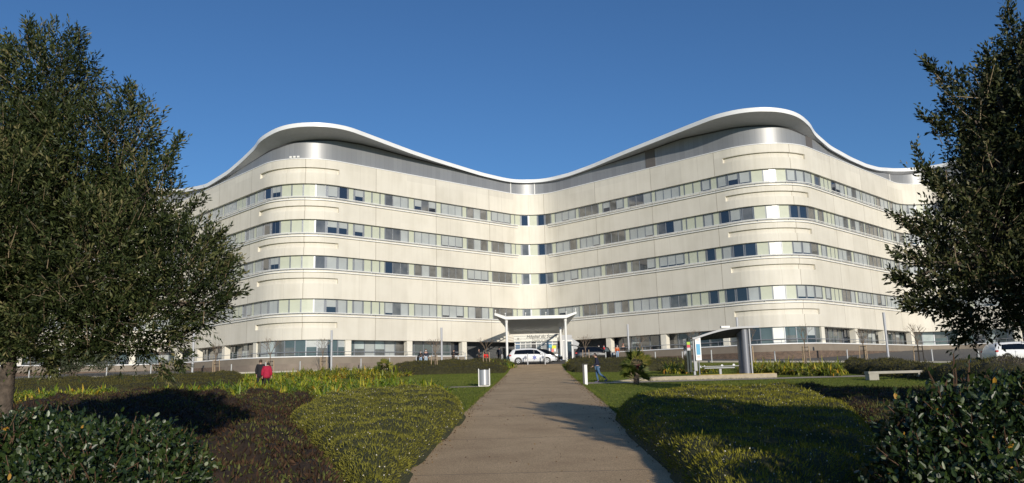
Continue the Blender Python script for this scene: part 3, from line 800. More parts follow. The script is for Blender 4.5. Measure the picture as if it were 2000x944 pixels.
# ------------------------------------------------------------------ entrance block
ent = thing('entrance_lobby', 'glazed white entrance lobby under the hospital name board', 'entrance', (0, 0, 0))
YE = 96.0; ZG = gz(96)
A = atY(1005, 672, YE); B = atY(1090, 670, YE); ztop = 4.35
mb = MB(); mb.box(((A.x + B.x) / 2, YE + 1.6, (ZG + ztop) / 2), (B.x - A.x - .1, 3.0, ztop - ZG)); mb.build('lobby_shell', mat('pale_panel', (.5, .53, .56), .4), ent)
wd = B.x - A.x
mb = MB()
for k in range(9):
    x = A.x + .06 + (wd - .12) * k / 8; mb.box((x, YE + .05, (ZG + ztop) / 2), (.08, .08, ztop - ZG))
mb.box(((A.x + B.x) / 2, YE + .052, ZG + 2.05), (wd - .2, .07, .09)); mb.build('frame', M_WHITE, ent)
mb = MB()
for k in range(8):
    x0 = A.x + .1 + (wd - .12) * k / 8; x1 = x0 + (wd - .12) / 8 - .08
    mb.face([(x0, YE + .08, ZG), (x1, YE + .08, ZG), (x1, YE + .08, ztop), (x0, YE + .08, ztop)], (0, 1, 1, 2, 1, 1, 0, 1)[k])
mb.build('glazing', [mat('lobby_blue_glass', (.16, .22, .32), .08, coat=1), mat('lobby_grey_glass', (.30, .30, .30), .1, coat=1), M_DARKSHADE], ent, fix=False)
for (x, y, w_, h_, c) in ((1074, 676.5, 8, 5.5, (.12, .4, .6)), (1072, 684, 5, 7, (.8, .78, .76)), (1082, 678, 8, 6, (.72, .78, .04)), (1079.5, 684.5, 4.5, 6.5, (.8, .25, .22)), (1084, 684, 4, 6, (.75, .78, .8)), (1078, 689.5, 5, 3, (.2, .42, .04)), (1090, 686, 3, 6, (.78, .78, .75))):
    p = atY(x, y, YE); k = YE / F
    t = MB(); t.box((p.x, YE - .012, p.z), (w_ * k, .01, h_ * k)); o = t.build('poster', mat('poster_paper', c, .6), ent)
sg = thing('entrance_sign', 'white name board with grey italic lettering above the hospital doors', 'sign')
TL = atY(1003, 657, YE - .1); BR = atY(1091, 670.5, YE - .1); zt, zb_ = TL.z - .0, BR.z - .02
zt = 5.23; zb_ = 4.32
mb = MB(); mb.box(((TL.x + BR.x) / 2, YE - .05, (zt + zb_) / 2), (BR.x - TL.x, .1, zt - zb_)); mb.build('board', mat('sign_board', (.74, .74, .68), .5), sg, bevel=.01)
def text(name, body, x, y, z, size, material, parent, shear=.0, rz=0, bold=.0, align='LEFT', rx=math.pi / 2):
    cu = bpy.data.curves.new(name, 'FONT'); cu.body = body; cu.size = size; cu.shear = shear; cu.extrude = .004; cu.offset = bold; cu.align_x = align
    o = bpy.data.objects.new(name, cu); COL.objects.link(o)
    dg = bpy.context.evaluated_depsgraph_get(); me = bpy.data.meshes.new_from_object(o.evaluated_get(dg))
    bpy.data.objects.remove(o); n = bpy.data.objects.new(name, me); COL.objects.link(n); me.materials.clear(); me.materials.append(material)
    n.location = (x, y, z); n.rotation_euler = (rx, 0, rz); n.parent = parent
    return n
M_LETTER = mat('grey_lettering', (.17, .17, .16), .6)
x1 = atY(1028, 662, YE).x; text('lettering', 'Hôpital du Scorff', x1, YE - .108, 4.77, .55, M_LETTER, sg, .3, bold=.012)
x1 = atY(1039, 668, YE).x; text('lettering', 'Ospital ar Scorff', x1, YE - .108, 4.42, .35, mat('pale_lettering', (.28, .28, .27), .6), sg, .3, bold=.004)
mb = MB(); cx = atY(1012, 665, YE).x
for k in range(4):
    a = k * math.pi / 4; mb.box((0, 0, 0), (.34, .01, .035), M=Matrix.Translation((cx, YE - .108, 4.72)) @ Matrix.Rotation(a, 4, 'Y'))
mb.box((cx, YE - .108, 4.5), (.6, .01, .02)); mb.build('emblem', M_LETTER, sg)
# grey kiosk-like vestibule on the right
vb = thing('side_vestibule', 'small pale grey vestibule with a slanted side right of the main doors', 'vestibule')
YV = 95.0; a = atY(1095, 690, YV).x; b = atY(1118, 690, YV).x; c = atY(1132, 684, YV).x; zg = gz(YV)
mb = MB(); mb.slab([(a, YV, zg), (b, YV, zg), (b + .25, YV, zg + .5), (c, YV, zg + 2.0), (b, YV, zg + 2.65), (b, YV, 5.0), (a, YV, 5.0)], (0, 1, 0), 1.6)
mb.build('shell', mat('pale_grey_cladding', (.42, .43, .45), .5), vb)
mb = MB(); mb.box(((a + b) / 2 + .3, YV - .03, zg + 1.1), (b - a - .6, .05, 2.2)); mb.build('door', M_GDARK, vb)
mb = MB()
for x in (a + .28, b - .02): mb.box((x + .0, YV - .04, zg + 1.15), (.09, .08, 2.3))
mb.box(((a + b) / 2 + .13, YV - .04, zg + 2.35), (b - a - .2, .08, .1)); mb.build('door_frame', M_WHITE, vb)

# ------------------------------------------------------------------ entrance canopy
cn = thing('entrance_canopy', 'white slatted entrance canopy with upturned wings on slim columns', 'canopy', (2.5, 84, gz(84)))
def cpt(x, y, z): return (x - 2.5, y - 84, z - gz(84))
YF, YB = 84.0, 98.3
XL = [atY(966, 615, YF).x, atY(987, 620, YF).x, atY(1106, 617, YF).x, atY(1126, 611, YF).x]
ZF = [atY(966, 614, YF).z, atY(987, 620.5, YF).z, atY(1106, 617.5, YF).z, atY(1126, 611, YF).z]
XB = [XL[0] + 1.4, XL[1] + .35, XL[2] + .35, XL[3] - .6]; ZB_ = [5.9, 5.55, 5.55, 5.9]
def crow(t, dz=0): return [(XL[i] * (1 - t) + XB[i] * t, YF * (1 - t) + YB * t, ZF[i] * (1 - t) + ZB_[i] * t + dz) for i in range(4)]
# front beam
mb = MB(); top = crow(0, .12); bot = crow(0, -.22); bot[0] = (bot[0][0], bot[0][1], bot[0][2] + .1); bot[3] = (bot[3][0], bot[3][1], bot[3][2] + .12)
for i in range(3):
    q = [cpt(*bot[i]), cpt(*bot[i + 1]), cpt(*top[i + 1]), cpt(*top[i])]
    mb.slab(q, (0, 1, 0), .14)
mb.build('front_beam', M_WHITE, cn)
NS = 9
for k in range(NS):
    t0, t1 = (k + .12) / NS, (k + .90) / NS
    a, b = crow(t0, .12), crow(t1, -.125)
    mb = MB()
    for i in range(3):
        mb.slab([cpt(*a[i]), cpt(*a[i + 1]), cpt(*b[i + 1]), cpt(*b[i])], (0, 0, 1), .02)
    mb.build('slat', M_CANOPY, cn)
mb = MB(); a, b = crow(0.02, .16), crow(1, .16)
mb.slab([cpt(*a[0]), cpt(*a[1]), cpt(*b[1]), cpt(*b[0])], (0, 0, 1), .03); mb.build('added_shade_panel', M_CANOPY, cn)  # solid sheet added over the left wing so its shadow falls unbroken
for f_ in (0.0, .333, .667, 1.0):
    if f_ in (.333, .667): continue
    mb = MB(); r0, r1 = crow(0, -.12), crow(1, -.12)
    p0 = Vector(r0[1]).lerp(Vector(r0[2]), f_); p1 = Vector(r1[1]).lerp(Vector(r1[2]), f_)
    p0.y += .2
    mb.slab([cpt(p0.x - .05, p0.y, p0.z - .08), cpt(p1.x - .05, p1.y, p1.z - .08), cpt(p1.x - .05, p1.y, p1.z + .02), cpt(p0.x - .05, p0.y, p0.z + .02)], (1, 0, 0), .06)
    mb.build('rafter', M_WHITE, cn)
for (x, Y, ztop_) in ((XL[1] + .1, 84.4, ZF[1] - .2), (XL[2] - .1, 84.4, ZF[2] - .2), (XL[2] - .25, 91.5, 5.7)):
    mb = MB(); mb.tube([cpt(x, Y, gz(Y)), cpt(x, Y, ztop_)], .13, 12); mb.build('column', M_WHITE, cn, smooth=True)
    if Y < 90:
        mb = MB(); mb.tube([cpt(x, Y, ztop_ - .42), cpt(x, Y, ztop_ - .3), cpt(x, Y, ztop_ + .1)], [.12, .18, .16], 10); mb.build('column_head', M_WHITE, cn, smooth=True)
for i, x in enumerate((XL[0] + .1, XL[1], XL[1] + (XL[2] - XL[1]) / 3, XL[1] + (XL[2] - XL[1]) * 2 / 3, XL[2], XL[3] - .1)):
    z = float(np.interp(x, XL, ZF)) + .14
    mb = MB(); mb.tube([cpt(x, YF + .1, z), cpt(x, YF + .1, z + .28)], .03, 5); mb.tube([cpt(x, YF + .1, z + .24), cpt(x, YF + .1, z + .36)], .065, 8); mb.build('stay_knob', M_WHITE, cn)
# ------------------------------------------------------------------ common paints
def rebase(t, loc):
    loc = Vector(loc); t.location = loc
    for c in kids(t): c.matrix_parent_inverse = Matrix.Translation(-loc)
M_STEEL = mat('brushed_steel', (.5, .51, .53), .33, metal=.45)
M_GREY = mat('grey_paint', (.22, .23, .26), .45, metal=.2)
M_LGREY = mat('light_grey_paint', (.27, .28, .30), .45, metal=.15)
M_DGREY = mat('dark_grey_paint', (.045, .047, .05), .5)
M_POST = mat('post_white', (.5, .51, .52), .5)
M_RUB = mat('rubber', (.012, .012, .012), .8)
M_CARW = mat('white_car_paint', (.78, .79, .80), .3, coat=1)
M_CARB = mat('black_car_paint', (.008, .008, .009), .3, coat=1)
M_CGLASS = mat('tinted_car_glass', (.004, .005, .006), .06, spec=.5, coat=0)
M_REDL = mat('red_lamp', (.45, .02, .015), .25, coat=1)
M_CLEARL = mat('clear_lamp', (.55, .58, .6), .12, coat=1)
M_BLUE = mat('blue_star', (.02, .06, .42), .4)
M_PLASTIC = mat('black_plastic', (.02, .02, .022), .5)
M_CONC = mat('concrete', (.38, .36, .31), .85, var=.18, vscale=2.5, bump=.3)
M_BARK = mat('young_bark', (.19, .14, .10), .8, var=.3, vscale=20)
M_STAKE = mat('stake_wood', (.42, .31, .20), .8, var=.2, vscale=8)
M_STRAP = mat('rubber_tie', (.03, .025, .02), .8)

# ------------------------------------------------------------------ lamp posts (slim light columns)
M_LAMP = mat('lamp_grey', (.46, .47, .50), .45)
def lamp_post(px, Y, h, label):
    p = onY(px, Y)
    t = thing('street_lamp', label, 'lamp post', p, 0, 'slim lamp columns along the road')
    mb = MB(); mb.tube([(0, 0, 0), (0, 0, h * .72)], .10, 12); mb.build('pole', M_LAMP, t, smooth=True)
    mb = MB(); mb.tube([(0, 0, h * .72), (0, 0, h)], [.115, .115], 12); mb.build('lamp_head', M_LAMP, t, smooth=True)
    mb = MB(); mb.box((0, 0, .02), (.3, .3, .04)); mb.build('base_plate', M_GREY, t)
for px, Y, h, lb in ((376, 76, 4.3, 'slim grey lamp column at the right edge of the big left tree'),
                     (647, 78, 4.1, 'slim grey lamp column just right of the left rounded corner of the building'),
                     (863, 82, 4.1, 'slim grey lamp column left of the entrance canopy, nearest to it'),
                     (1230, 82, 3.95, 'slim grey lamp column between the canopy and the palm, first right of the entrance'),
                     (1446, 76, 4.3, 'slim grey lamp column rising behind the roof of the bus shelter'),
                     (1737, 70, 4.35, 'slim grey lamp column beside the bench, the farthest right one')):
    lamp_post(px, Y, h, lb)

# ------------------------------------------------------------------ road-edge posts
posts = [(58, 75, .95, 'just right of the trunk of the left tree'), (100, 74.5, .95, 'left one of the pair near the left trunk'), (117, 75.5, 1.05, 'right one of the close pair near the left trunk'), (209, 76, 1.05, 'below the grey-green bush on the left'), (295, 77, 1.1, 'below the lower branches of the left tree'),
         (452, 76.5, 1.0, 'between the lamp column and the walking couple'), (519, 78.5, 1.05, 'just behind the walking couple'), (586, 78.5, 1.05, 'between the staked tree and the next staked tree on the left'), (705, 80.5, 1.1, 'left of the small palm'), (761, 80.5, 1.1, 'just right of the small palm'), (813, 82, 1.15, 'beside the standing couple'),
         (895, 84, 1.05, 'beside the person in shorts'), (909, 84.5, 1.3, 'left of the red-jacketed person'), (981, 83, 1.1, 'next to the person in the dark jacket'), (1031, 80.6, 1.15, 'in front of the middle of the white ambulance car'), (1065, 80.6, 1.15, 'in front of the front wheel of the ambulance car'),
         (1184, 80.5, 1.1, 'in front of the open door of the black estate car'), (1281, 79, 1.05, 'first right of the palm'), (1334, 78, 1.05, 'second right of the palm'), (1391, 75.5, 1.2, 'seen through the bus shelter'), (1515, 73, 1.0, 'second right of the bus shelter'), (1657, 70, 1.1, 'left of the lamp column by the bench'), (1823, 65, 1.1, 'above the right end of the bench'), (1914, 60, .95, 'just left of the parked white car')]
M_POSTW = M_POST
pr = thing('road_post', '', 'post')
mb = MB(); mb.tube([(0, 0, 0), (0, 0, 1.0)], .055, 10); mb.build('tube', M_POST, pr, smooth=True)
mb = MB(); mb.tube([(0, 0, 1.0), (0, 0, 1.03)], .06, 10); mb.build('cap', M_GREY, pr)
for i, (px, Y, h, where) in enumerate(posts):
    o = pr if i == 0 else copy_tree(pr)
    p = onY(px, Y); o.location = p; o.scale = (1, 1, h)
    o['label'] = 'short pale road post ' + where; o['category'] = 'post'; o['group'] = 'pale posts along the road edge'

# ------------------------------------------------------------------ young staked trees
def twigs(mb, p, d, L, r, depth, rnd):
    d = d.normalized(); q = p + d * L
    mid = p + d * L * .5 + Vector((rnd.gauss(0, 1), rnd.gauss(0, 1), 0)) * L * .05
    mb.tube([p, mid, q], [r, r * .8, r * .55], 5, cap=False)
    if depth == 0: return
    for k in range(rnd.choice((2, 3, 3))):
        a = rnd.uniform(0, 2 * math.pi); sp = rnd.uniform(.35, .75)
        e = (d + Vector((math.cos(a), math.sin(a), .15)) * sp).normalized()
        twigs(mb, q, e, L * rnd.uniform(.6, .85), r * .6, depth - 1, rnd)
def young_tree(px, Y, h, label, lean=0.0, spread=1.0, dark=False):
    p = onY(px, Y); rnd = random.Random(int(px))
    t = thing('young_tree', label, 'young tree', p, rnd.uniform(0, 6), 'young bare trees with wooden stakes')
    mb = MB(); th = h * .55
    mb.tube([(0, 0, 0), (.02, 0, th * .5), (0, .02, th)], [.06, .05, .04], 7); mb.build('trunk', M_BARK, t, smooth=True)
    mb = MB(); top = Vector((0, .02, th))
    for k in range(5):
        a = k * 1.257 + rnd.uniform(-.3, .3)
        twigs(mb, top - Vector((0, 0, .1 * k / 5)), Vector((math.cos(a) * .5 * spread, math.sin(a) * .5 * spread, 1)), h * .17, .026, 3, rnd)
    mb.build('crown', M_BARK, t)
    for k in range(3):
        a = k * 2.094 + .4; mb = MB(); sx, sy = math.cos(a) * .33, math.sin(a) * .33
        mb.tube([(sx * 1.15, sy * 1.15, 0), (sx, sy, 1.55)], .035, 7); mb.build('stake', M_STAKE if not dark or k == 0 else M_STRAP, t, smooth=True)
    for z in (1.1, 1.42):
        mb = MB(); pts = [(math.cos(k * 2.094 + .4) * .33, math.sin(k * 2.094 + .4) * .33, z + (k % 2) * .04) for k in range(4)]
        for a, b in zip(pts, pts[1:]): mb.tube([a, b], .016, 4)
        mb.build('tie', M_STRAP, t)
for a in ((316, 70, 3.2, 'bare young tree with three stakes under the big left tree'), (421, 74, 3.3, 'bare young staked tree between the lamp column and the dark cushions on the left'),
          (527, 68, 3.6, 'tall twiggy young tree right behind the walking couple'), (630, 75, 3.4, 'bare young staked tree just left of the lamp column'),
          (850, 71, 3.2, 'bare young staked tree in the dark hedge beside the standing couple'), (950, 76, 3.1, 'bare young staked tree in front of the red-jacketed person'),
          (1145, 75, 3.1, 'bare young staked tree in front of the black estate car'), (1251, 79, 2.9, 'thin bare young tree behind the large palm'),
          (1358, 77, 3.3, 'bare young tree behind the left post of the bus shelter'), (1469, 73, 3.5, 'bare young staked tree just right of the bus shelter'),
          (1575, 69, 3.5, 'twiggy young staked tree in the yellow flower drift on the right'), (1690, 67, 3.1, 'bare young staked tree behind the left end of the concrete bench')):
    young_tree(*a)
young_tree(1797, 57, 3.2, 'young bare tree with two dark stakes behind the right end of the bench', dark=True)

# ------------------------------------------------------------------ litter bin
p = G(946, 755)
t = thing('litter_bin', 'brushed steel drum litter bin in a white frame left of the path', 'litter bin', p)
mb = MB(); mb.tube([(0, 0, .08), (0, 0, .93)], .285, 28); mb.build('drum', M_STEEL, t, smooth=True)
mb = MB(); mb.tube([(0, 0, .93), (0, 0, .965)], .275, 28); mb.build('rim', M_PLASTIC, t, smooth=True)
for s in (-1, 1):
    mb = MB(); mb.box((s * .31, 0, .5), (.05, .12, 1.0)); mb.build('side_post', M_WHITE, t, bevel=.006)
mb = MB(); mb.box((0, 0, .03), (.66, .3, .04)); mb.build('base', M_WHITE, t)
# bollard light
p = G(1145, 752)
t = thing('bollard_light', 'white flat bollard light with dark side at the corner of the side path', 'bollard', p)
mb = MB(); mb.box((0, 0, .55), (.16, .22, 1.1)); mb.build('front_panel', M_WHITE, t, bevel=.008)
mb = MB(); mb.box((-.125, .02, .55), (.09, .16, 1.1)); mb.build('side_panel', M_DGREY, t)
mb = MB(); mb.box((-.03, 0, 1.13), (.34, .26, .05)); mb.build('cap', M_PLASTIC, t, bevel=.005)

# ------------------------------------------------------------------ concrete bench
pa = G(1682, 742); pb = G(1806, 740)
c = (pa + pb) / 2; Lb = (pb - pa).length; rz = math.atan2(pb.y - pa.y, pb.x - pa.x)
t = thing('concrete_bench', 'long pale concrete slab bench on two block feet by the lawn path', 'bench', (c.x, 40.5, gz(40.5)), .0)
mb = MB(); mb.box((0, 0, .385), (Lb, .5, .13)); mb.build('seat', M_CONC, t, bevel=.012)
for s in (-1, 1):
    mb = MB(); mb.box((s * (Lb / 2 - .28), 0, .16), (.5, .48, .318)); mb.build('foot', M_CONC, t, bevel=.012)

# ------------------------------------------------------------------ bus shelter and its platform
YS = 49.0
pl = thing('platform', 'low pale concrete platform wall with yellow edge below the bus shelter', 'low wall', (0, 0, 0))
x0, x1 = atY(1262, 742, 46.6).x, atY(1515, 742, 46.6).x
zt_ = gz(46.4) + .24
mb = MB(); mb.slab([(x0 - 2, 46.3, gz(46.3) - .1), (x1, 46.3, gz(46.3) - .1), (x1, 46.3, zt_), (x0 + 1, 46.3, zt_ - .03), (x0 - 2, 46.3, gz(46.3) + .03)], (0, 5.0, 0), 1.0); mb.build('slab', M_PALEP, pl)
mb = MB(); mb.box(((x0 + x1) / 2 + 1.5, 46.4, zt_ + .012), (x1 - x0 - 3.2, .16, .024)); mb.build('yellow_edge', mat('yellow_line', (.55, .40, .08), .7), pl)
rebase(pl, ((x0 + x1) / 2, 48, gz(48)))
zs = zt_
xa = atY(1355, 738, YS).x; xb = atY(1462, 738, YS).x
bs = thing('bus_shelter', 'grey bus shelter with arched dark roof and a wide rounded right pillar', 'bus shelter', (xa, YS, zs))
Wd = xb - xa
def arch(u): return 2.28 + .62 * math.sin(min(max(u, 0), 1) * math.pi * .56)
mb = MB(); n = 18
for i in range(n):
    u0, u1 = -.03 + 1.22 * i / n, -.03 + 1.22 * (i + 1) / n
    def az(u): return arch(u) if u < .9 else arch(.9) + (u - .9) * .05
    x0_, x1_ = u0 * Wd, u1 * Wd; a0, a1 = az(u0), az(u1)
    mb.slab([(x0_, -.75, a0), (x1_, -.75, a1), (x1_, .75, a1), (x0_, .75, a0)], (0, 0, 1), -.05)
mb.build('roof', M_DGREY, bs)
mb = MB()
for i in range(n):
    u0, u1 = -.03 + 1.22 * i / n, -.03 + 1.22 * (i + 1) / n; x0_, x1_ = u0 * Wd, u1 * Wd; a0, a1 = az(u0), az(u1)
    for yy in (-.82,): mb.slab([(x0_, yy, a0 + .03), (x1_, yy, a1 + .03), (x1_, yy, a1 - .09), (x0_, yy, a0 - .09)], (0, 1, 0), .065)
mb.build('roof_edge', M_LGREY, bs)
mb = MB(); us = np.linspace(.02, .92, 14)
for u0, u1 in zip(us, us[1:]):
    q = [(u0 * Wd, -.76, arch(u0) - .07), (u1 * Wd, -.76, arch(u1) - .07), (u1 * Wd, .7, 2.16 + .2 * u1), (u0 * Wd, .7, 2.16 + .2 * u0)]
    mb.slab(q, (0, 0, 1), -.02)
mb.build('roof_underside', mat('underside_shade', (.02, .022, .025), .7), bs)  # near-black colour stands in for the shade under the roof
mb = MB(); mb.box((.04, -.55, 1.28), (.22, .12, 2.05)); mb.box((-.03, -.5, .13), (.14, .12, .26)); mb.build('left_post', M_LGREY, bs, bevel=.02)
mb = MB(); mb.box((-.32, .2, 1.25), (.05, 1.3, 2.1)); mb.build('side_glass', mat('smoked_glass', (.05, .055, .055), .1, coat=1, var=.5, vscale=1.2), bs)
for (z, c_) in ((1.98, (.42, .6, .05)), (1.8, (.6, .08, .10)), (1.62, (.6, .6, .6))):
    mb = MB(); mb.box((-.30, -.46, z), (.2, .01, .17)); mb.build('notice', mat('notice_paper', c_, .6), bs)
mb = MB(); mb.box((-.30, -.44, 1.25), (.3, .02, 2.1)); mb.build('end_glass', bpy.data.materials['smoked_glass'], bs)
mb = MB()
for i in range(12):
    a0, a1 = math.pi * (.5 + i / 12 * .62), math.pi * (.5 + (i + 1) / 12 * .62)
    cx, cy, r = Wd - .25, .1, .42
    mb.slab([(cx + r * math.cos(a0) * .6, cy - r * math.sin(a0) , .02), (cx + r * math.cos(a1) * .6, cy - r * math.sin(a1), .02), (cx + r * math.cos(a1) * .6, cy - r * math.sin(a1), 2.75), (cx + r * math.cos(a0) * .6, cy - r * math.sin(a0), 2.75)], (.02, 0, 0), 1)
mb.build('curved_panel', M_GREY, bs, smooth=True)
mb = MB(); mb.tube([(Wd - .18, -.42, 0), (Wd - .18, -.42, 2.75)], .22, 20); mb.build('right_pillar', M_GREY, bs, smooth=True)
mb = MB(); mb.box((Wd + .08, -.6, 1.45), (.09, .14, 2.9)); mb.build('right_post', M_LGREY, bs, bevel=.015)
mb = MB(); mb.box((Wd * .66, .3, 2.98), (.55, .35, .12)); mb.build('solar_box', M_WHITE, bs)
mb = MB(); mb.box((Wd * .5, .1, .52), (2.35, .28, .05)); mb.box((Wd * .48, .03, .42), (1.9, .2, .07)); mb.build('seat_board', M_LGREY, bs, bevel=.01)
mb = MB(); mb.box((Wd * .5, .1, .2), (.14, .14, .4)); mb.build('seat_leg', M_LGREY, bs)
# timetable sign in front of the shelter
p = Vector((atY(1367, 735, YS - .7).x, YS - .7, zs))
t = thing('timetable_sign', 'white timetable panel with a blue picture on a thin post at the shelter', 'sign', p)
mb = MB(); mb.tube([(0, 0, 0), (0, 0, 1.0)], .035, 8); mb.build('post', M_LGREY, t, smooth=True)
mb = MB(); mb.box((0, -.02, 1.6), (.36, .05, 1.4)); mb.build('panel', M_WHITE, t, bevel=.01)
mb = MB(); mb.box((0, -.05, 1.58), (.24, .01, .66)); mb.build('blue_picture', mat('sky_blue_print', (.08, .38, .62), .5), t)
mb = MB()
for z in (1.17, 1.13, 1.06, 2.12, 2.2): mb.box((0, -.05, z), (.2, .008, .02))
mb.build('small_print', mat('pink_print', (.6, .35, .35), .6), t)
# small ground spotlights round the shelter
for i, px in enumerate((1368, 1376, 1410, 1433)):
    p = onY(px, 60 + i); t = thing('ground_spotlight', ['round pale spotlight in the bed behind the timetable sign, left one', 'round pale spotlight just right of the timetable sign', 'round pale spotlight above the middle of the shelter seat', 'round pale spotlight next to the rounded shelter pillar'][i], 'spotlight', p, 0, 'spotlights in the bed behind the shelter')
    mb = MB(); mb.tube([(0, 0, 0), (0, 0, .25)], .03, 6); mb.build('stem', M_DGREY, t)
    mb = MB(); mb.tube([(0, .06, .25), (0, -.08, .3)], [.05, .1], 12); mb.build('head', M_WHITE, t, smooth=True)

# ------------------------------------------------------------------ cars
def car_shell(st, name, material, parent):
    """st: stations (x, z_low, z_belt, z_top, w_belt, w_top)"""
    mb = MB(); m = 0; rows = []
    for (x, zl, zb, zt, wb, wt) in st:
        half = [(wb * .90, zl), (wb * .985, zl + (zb - zl) * .22), (wb, zl + (zb - zl) * .6), (wb * .965, zb), (wt, zt - min(.07, (zt - zb) * .5)), (wt * .86, zt - .005), (0, zt + .02)]
        ring = [(x, -y, z) for y, z in half] + [(x, y, z) for y, z in half[:-1][::-1]] + [(x, 0, zl)]
        rows.append(len(mb.v)); mb.v += ring; m = len(ring)
    for a, b in zip(rows, rows[1:]):
        for j in range(m):
            mb.f.append((a + j, a + (j + 1) % m, b + (j + 1) % m, b + j)); mb.m.append(0)
    mb.f.append(tuple(rows[0] + j for j in range(m))[::-1]); mb.m.append(0)
    mb.f.append(tuple(rows[-1] + j for j in range(m))); mb.m.append(0)
    o = mb.build(name, material, parent, smooth=True)
    return o
def st_at(st, x):
    xs = [s[0] for s in st]; return [float(np.interp(x, xs, [s[k] for s in st])) for k in range(1, 6)]
def side_pt(st, x, f, sgn, off=.012):
    zl, zb, zt, wb, wt = st_at(st, x)
    z1 = zt - min(.07, (zt - zb) * .5)
    return (x, sgn * (wb * .965 + (wt - wb * .965) * f + off), zb + (z1 - zb) * f)
def side_glass(st, xs_bot, xs_top, f0, f1, sgn, parent, name='side_window', n=10):
    mb = MB()
    for i in range(n):
        a, b = i / n, (i + 1) / n
        xb0, xb1 = xs_bot[0] + (xs_bot[1] - xs_bot[0]) * a, xs_bot[0] + (xs_bot[1] - xs_bot[0]) * b
        xt0, xt1 = xs_top[0] + (xs_top[1] - xs_top[0]) * a, xs_top[0] + (xs_top[1] - xs_top[0]) * b
        mb.face([side_pt(st, xb0, f0, sgn), side_pt(st, xb1, f0, sgn), side_pt(st, xt1, f1, sgn), side_pt(st, xt0, f1, sgn)])
    mb.build(name, M_CGLASS, parent, fix=False)
def end_glass(st, x0, x1, parent, name, sg):
    """windscreen or rear window between two stations"""
    a, b = st_at(st, x0), st_at(st, x1); mb = MB()
    dx = x1 - x0; dz = b[2] - a[2]; nn = Vector((-dz, 0, dx)).normalized() * (.02 if dx > 0 else -.02)
    n = 6
    for i in range(n):
        q = []
        for (S, x, t) in ((a, x0, i), (a, x0, i + 1), (b, x1, i + 1), (b, x1, i)):
            y = (-1 + 2 * t / n) * S[4] * .88; z = S[2] + .02 * (1 - abs(-1 + 2 * t / n))
            q.append((x + nn.x, y, z + nn.z))
        mb.face(q)
    mb.build(name, M_CGLASS, parent, fix=False)
def wheel(x, y, r, parent, sgn, dark=False):
    mb = MB(); mb.tube([(x, y - .11, r), (x, y - .09, r), (x, y + .09, r), (x, y + .11, r)], [r * .9, r, r, r * .9], 28)
    tyre = mb.build('wheel', M_RUB, parent, smooth=True)
    mb = MB(); yo = y + sgn * .115
    mb.tube([(x, yo - sgn * .05, r), (x, yo, r)], [r * .66, r * .66], 24, mi=1)
    for k in range(5):
        a = k * 2 * math.pi / 5 + .3
        mb.box((0, 0, 0), (r * .62, .03, r * .19), M=Matrix.Translation((x + math.cos(a) * r * .33, yo + sgn * .012, r + math.sin(a) * r * .33)) @ Matrix.Rotation(-a, 4, 'Y'))
    mb.tube([(x, yo, r), (x, yo + sgn * .02, r)], r * .15, 10)
    for k in range(24):
        a0, a1 = k * math.pi / 12, (k + 1) * math.pi / 12
        mb.face([(x + math.cos(a0) * r * .6, yo + sgn * .006, r + math.sin(a0) * r * .6), (x + math.cos(a1) * r * .6, yo + sgn * .006, r + math.sin(a1) * r * .6), (x + math.cos(a1) * r * .68, yo + sgn * .006, r + math.sin(a1) * r * .68), (x + math.cos(a0) * r * .68, yo + sgn * .006, r + math.sin(a0) * r * .68)])
    mb.build('rim', [M_STEEL if not dark else M_GREY, M_PLASTIC], tyre)
def arch_ring(x, y, r, parent, sgn):
    mb = MB(); n = 16; R2 = r + .07
    pts = [(x + math.cos(math.pi * k / n) * R2, y, r + math.sin(math.pi * k / n) * R2) for k in range(n + 1)]
    mb.face([(x - R2, y, .2)] + pts[::-1] + [(x + R2, y, .2)]) if False else None
    for k in range(n): mb.face([(x, y, r), pts[k], pts[k + 1]])
    mb.face([(x - R2, y, r), (x + R2, y, r), (x + R2 * .96, y, .18), (x - R2 * .96, y, .18)])
    mb.build('wheel_arch', M_PLASTIC, parent, fix=False)
def mirror(st, x, parent, paint):
    for s in (-1, 1):
        q = side_pt(st, x, .12, s); mb = MB(); mb.box((x, q[1] + s * .12, q[2] + .04), (.16, .2, .15)); mb.build('mirror', paint, parent, bevel=.04)
